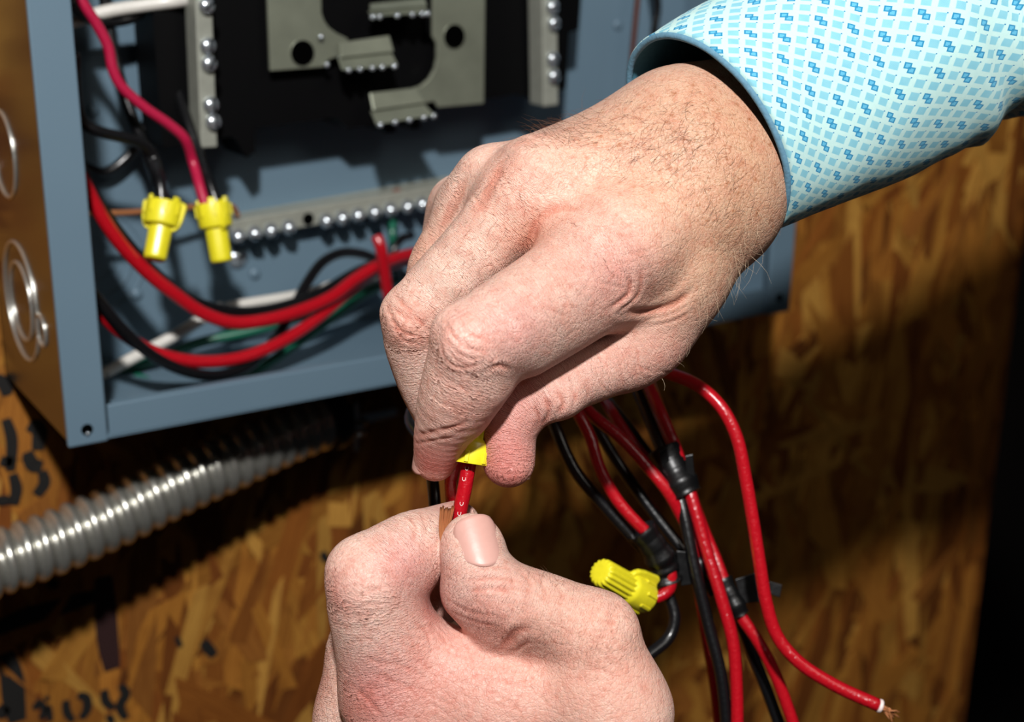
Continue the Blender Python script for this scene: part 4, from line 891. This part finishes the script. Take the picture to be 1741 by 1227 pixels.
lw('red_wire', [(1170, 900, 486), (1184, 980, 484), (1198, 1070, 482), (1214, 1160, 480), (1228, 1290, 480)], 1.8, RED, 'thin red wire at the back of the bundle reaching the bottom edge')
lw('black_wire', [(700, 700, 470), (724, 760, 440), (736, 820, 430), (740, 870, 428), (742, 930, 430)], 1.9, BLK, 'dark wire behind the gap between the two hands')
def tape(label, pts, r, flags=()):
    w = spline([P(*p) for p in pts], 10); rr = random.Random(len(label))
    e = empty('tape_wrap', w[0]); tag(e, label, 'tape', 'black tape on the loose wires')
    MB().add(*sweep(w, lambda t, i: r/1000*(1+.06*math.sin(i*.9)+.07*math.sin(i*.37+2)+(.07 if (i//4) % 2 else 0)), 22)).obj('wrap', TAPE, e, auto=50)
    for f in flags:
        q = [P(*p) for p in f]; MB().prism(q, FW*.0009).obj('loose_end', TAPE, e, bevel=.0002)
tape('black tape wrapped round the bundle under the right wrist', [(1128, 762, 466), (1146, 800, 464), (1168, 842, 462)], 5.2, [[(1165, 775, 458), (1178, 772, 458), (1184, 832, 460), (1170, 838, 460)], [(1120, 770, 459), (1134, 760, 459), (1140, 790, 460), (1126, 796, 460)]])
tape('black tape sleeve joining wires above the ribbed connector', [(1090, 900, 457), (1112, 930, 458), (1128, 960, 460), (1134, 985, 461)], 4.6)
tape('short black tape bridge between the ribbed connector wires and the bundle', [(1136, 962, 466), (1160, 962, 466), (1192, 958, 466)], 4.8, [[(1150, 936, 460), (1186, 940, 460), (1184, 992, 461), (1158, 996, 461)]])
tape('black tape on the slanting red wire near the bottom right', [(1228, 984, 462), (1242, 1012, 461), (1258, 1044, 461)], 3.0, [[(1250, 985, 466), (1290, 972, 467), (1302, 1022, 467), (1262, 1026, 466)], [(1308, 988, 467), (1330, 994, 467), (1326, 1016, 467), (1310, 1010, 467)]])

# ---- wires held by the fingers
held = wire('red_wire', [(806, 740, 389), (798, 784, 389), (790, 830, 388.6), (782, 870, 389), (780, 910, 390.5), (792, 950, 394), (806, 990, 398)], 2.05, RED, 'red wire running from the pinched connector down between left thumb and forefinger', mode='Z')
wh = wire('red_wire', [(766, 938, 388.5), (778, 962, 391), (796, 990, 395)], 2.0, RED, 'stripped red wire in the left hand with fanned copper strands', mode='Z')
rg = random.Random(5)
for k in range(13):
    t = k/12; x0 = 760+rg.uniform(-4, 4); x1 = 750+t*21+rg.uniform(-1, 1); z = 386.2+rg.uniform(-.9, .9)
    zs = [(SL.hit(742, yy) or [[0, 0, 390]])[0][2]-.9+rg.uniform(-.3, .3)-t*.5 for yy in (940, 905, 866)]
    MB().add(*sweep(spline([P(x0-6, 942, zs[0]), P(748+t*14, 905, zs[1]), P(x1+rg.uniform(-1, 1), 862+rg.uniform(-3, 5), zs[2])], 6), .00027, 6)).obj('copper_strand', CUP, wh, True)
wire('red_wire', [(788, 745, 395), (776, 785, 398), (768, 812, 402), (769, 850, 408), (772, 900, 414), (775, 960, 420)], 2.0, RED, 'red wire behind the pinched one, passing behind the left forefinger', mode='Z')

INKW = simple('white_wire_print', (226, 200, 196), .5)
for (x, y) in ((794, 796), (789, 814), (788, 836), (785, 856), (781, 873)):
    q = [P(x+dx, y+dy, 386.75) for dx, dy in ((-2.5, -3), (-2.8, 1), (-.5, 3.2), (2, 1.5), (2.8, -2.5))]
    MB().add(*sweep(spline(q, 4), .00011, 5)).obj('printed_mark', INKW, held, True)
# ---- flexible metal conduit under the box
FMC = simple('flexible_conduit_steel', (204, 202, 192), .27, .8, 60, .1, .22)
cw = [OY(x, y, -d/1000) for x, y, d in ((-900, 1180, 60), (-500, 1110, 62), (-160, 1010, 62), (-70, 985, 60), (0, 955, 58), (92, 922, 55), (180, 884, 52), (265, 842, 49), (340, 806, 46), (390, 784, 44), (445, 758, 42), (500, 733, 40), (555, 712, 38))]
cp = spline(cw, 60); seg_ = [0]
for a, b in zip(cp[:-1], cp[1:]): seg_.append(seg_[-1]+np.linalg.norm(b-a))
pit = .0072; tot = seg_[-1]; N_ = int(tot/pit*12); ss = np.linspace(0, tot, N_)
cpa = np.array(cp); cq = np.stack([np.interp(ss, seg_, cpa[:, i]) for i in range(3)], 1)
V, F = sweep(cq, 1.0, 40, False); V = np.array(V); nn = 40
for i in range(N_):
    for k in range(nn):
        ph = (ss[i]/pit+k/nn) % 1.0
        r_ = .0110+.0025*(max(0, math.sin(math.pi*min(1, ph/.74)))**.45 if ph < .74 else 0)
        V[i*nn+k] = cq[i]+(V[i*nn+k]-cq[i])*r_
con = MB().add(V, F).obj('flexible_conduit', FMC, None, True); tag(con, 'ribbed metal flexible conduit running under the panel on the left', 'conduit')
# clamp with screw where the conduit meets the box
cl = empty('conduit_clamp', OY(600, 716, -.03)); tag(cl, 'zinc conduit clamp with screw below the bottom edge of the panel', 'clamp')
p = OY(604, 718, -.034)
MB().lathe([(.0014, -.008), (.0014, 0), (.0050, 0), (.0056, .001), (.0050, .0022), (.0022, .003), (.0022, .0052), (.0058, .0054), (.0062, .0064), (.0050, .0074), (.0020, .008), (.0018, .016)], p+np.array([0, 0, -.006]), (0, 0, 1), 20).obj('clamp_screw', STEEL, cl, auto=40)
a, b = OY(566, 724, -.034), OY(676, 700, -.02)
MB().prism([a+np.array([0, 0, .003]), b+np.array([0, 0, .002]), b+np.array([0, 0, -.002]), a+np.array([0, 0, -.003])], (0, .0014, 0)).obj('clamp_strap', STEEL, cl, bevel=.0004)
V, F = sweep([OY(548, 716, -.038), OY(562, 709, -.0375), OY(576, 703, -.037)], lambda t, i: .0146+.0008*math.sin(i*2), 28); MB().add(V, F).obj('clamp_collar', simple('dark_cast_zinc', (52, 60, 66), .4, .8, 200, .2), cl, auto=40)
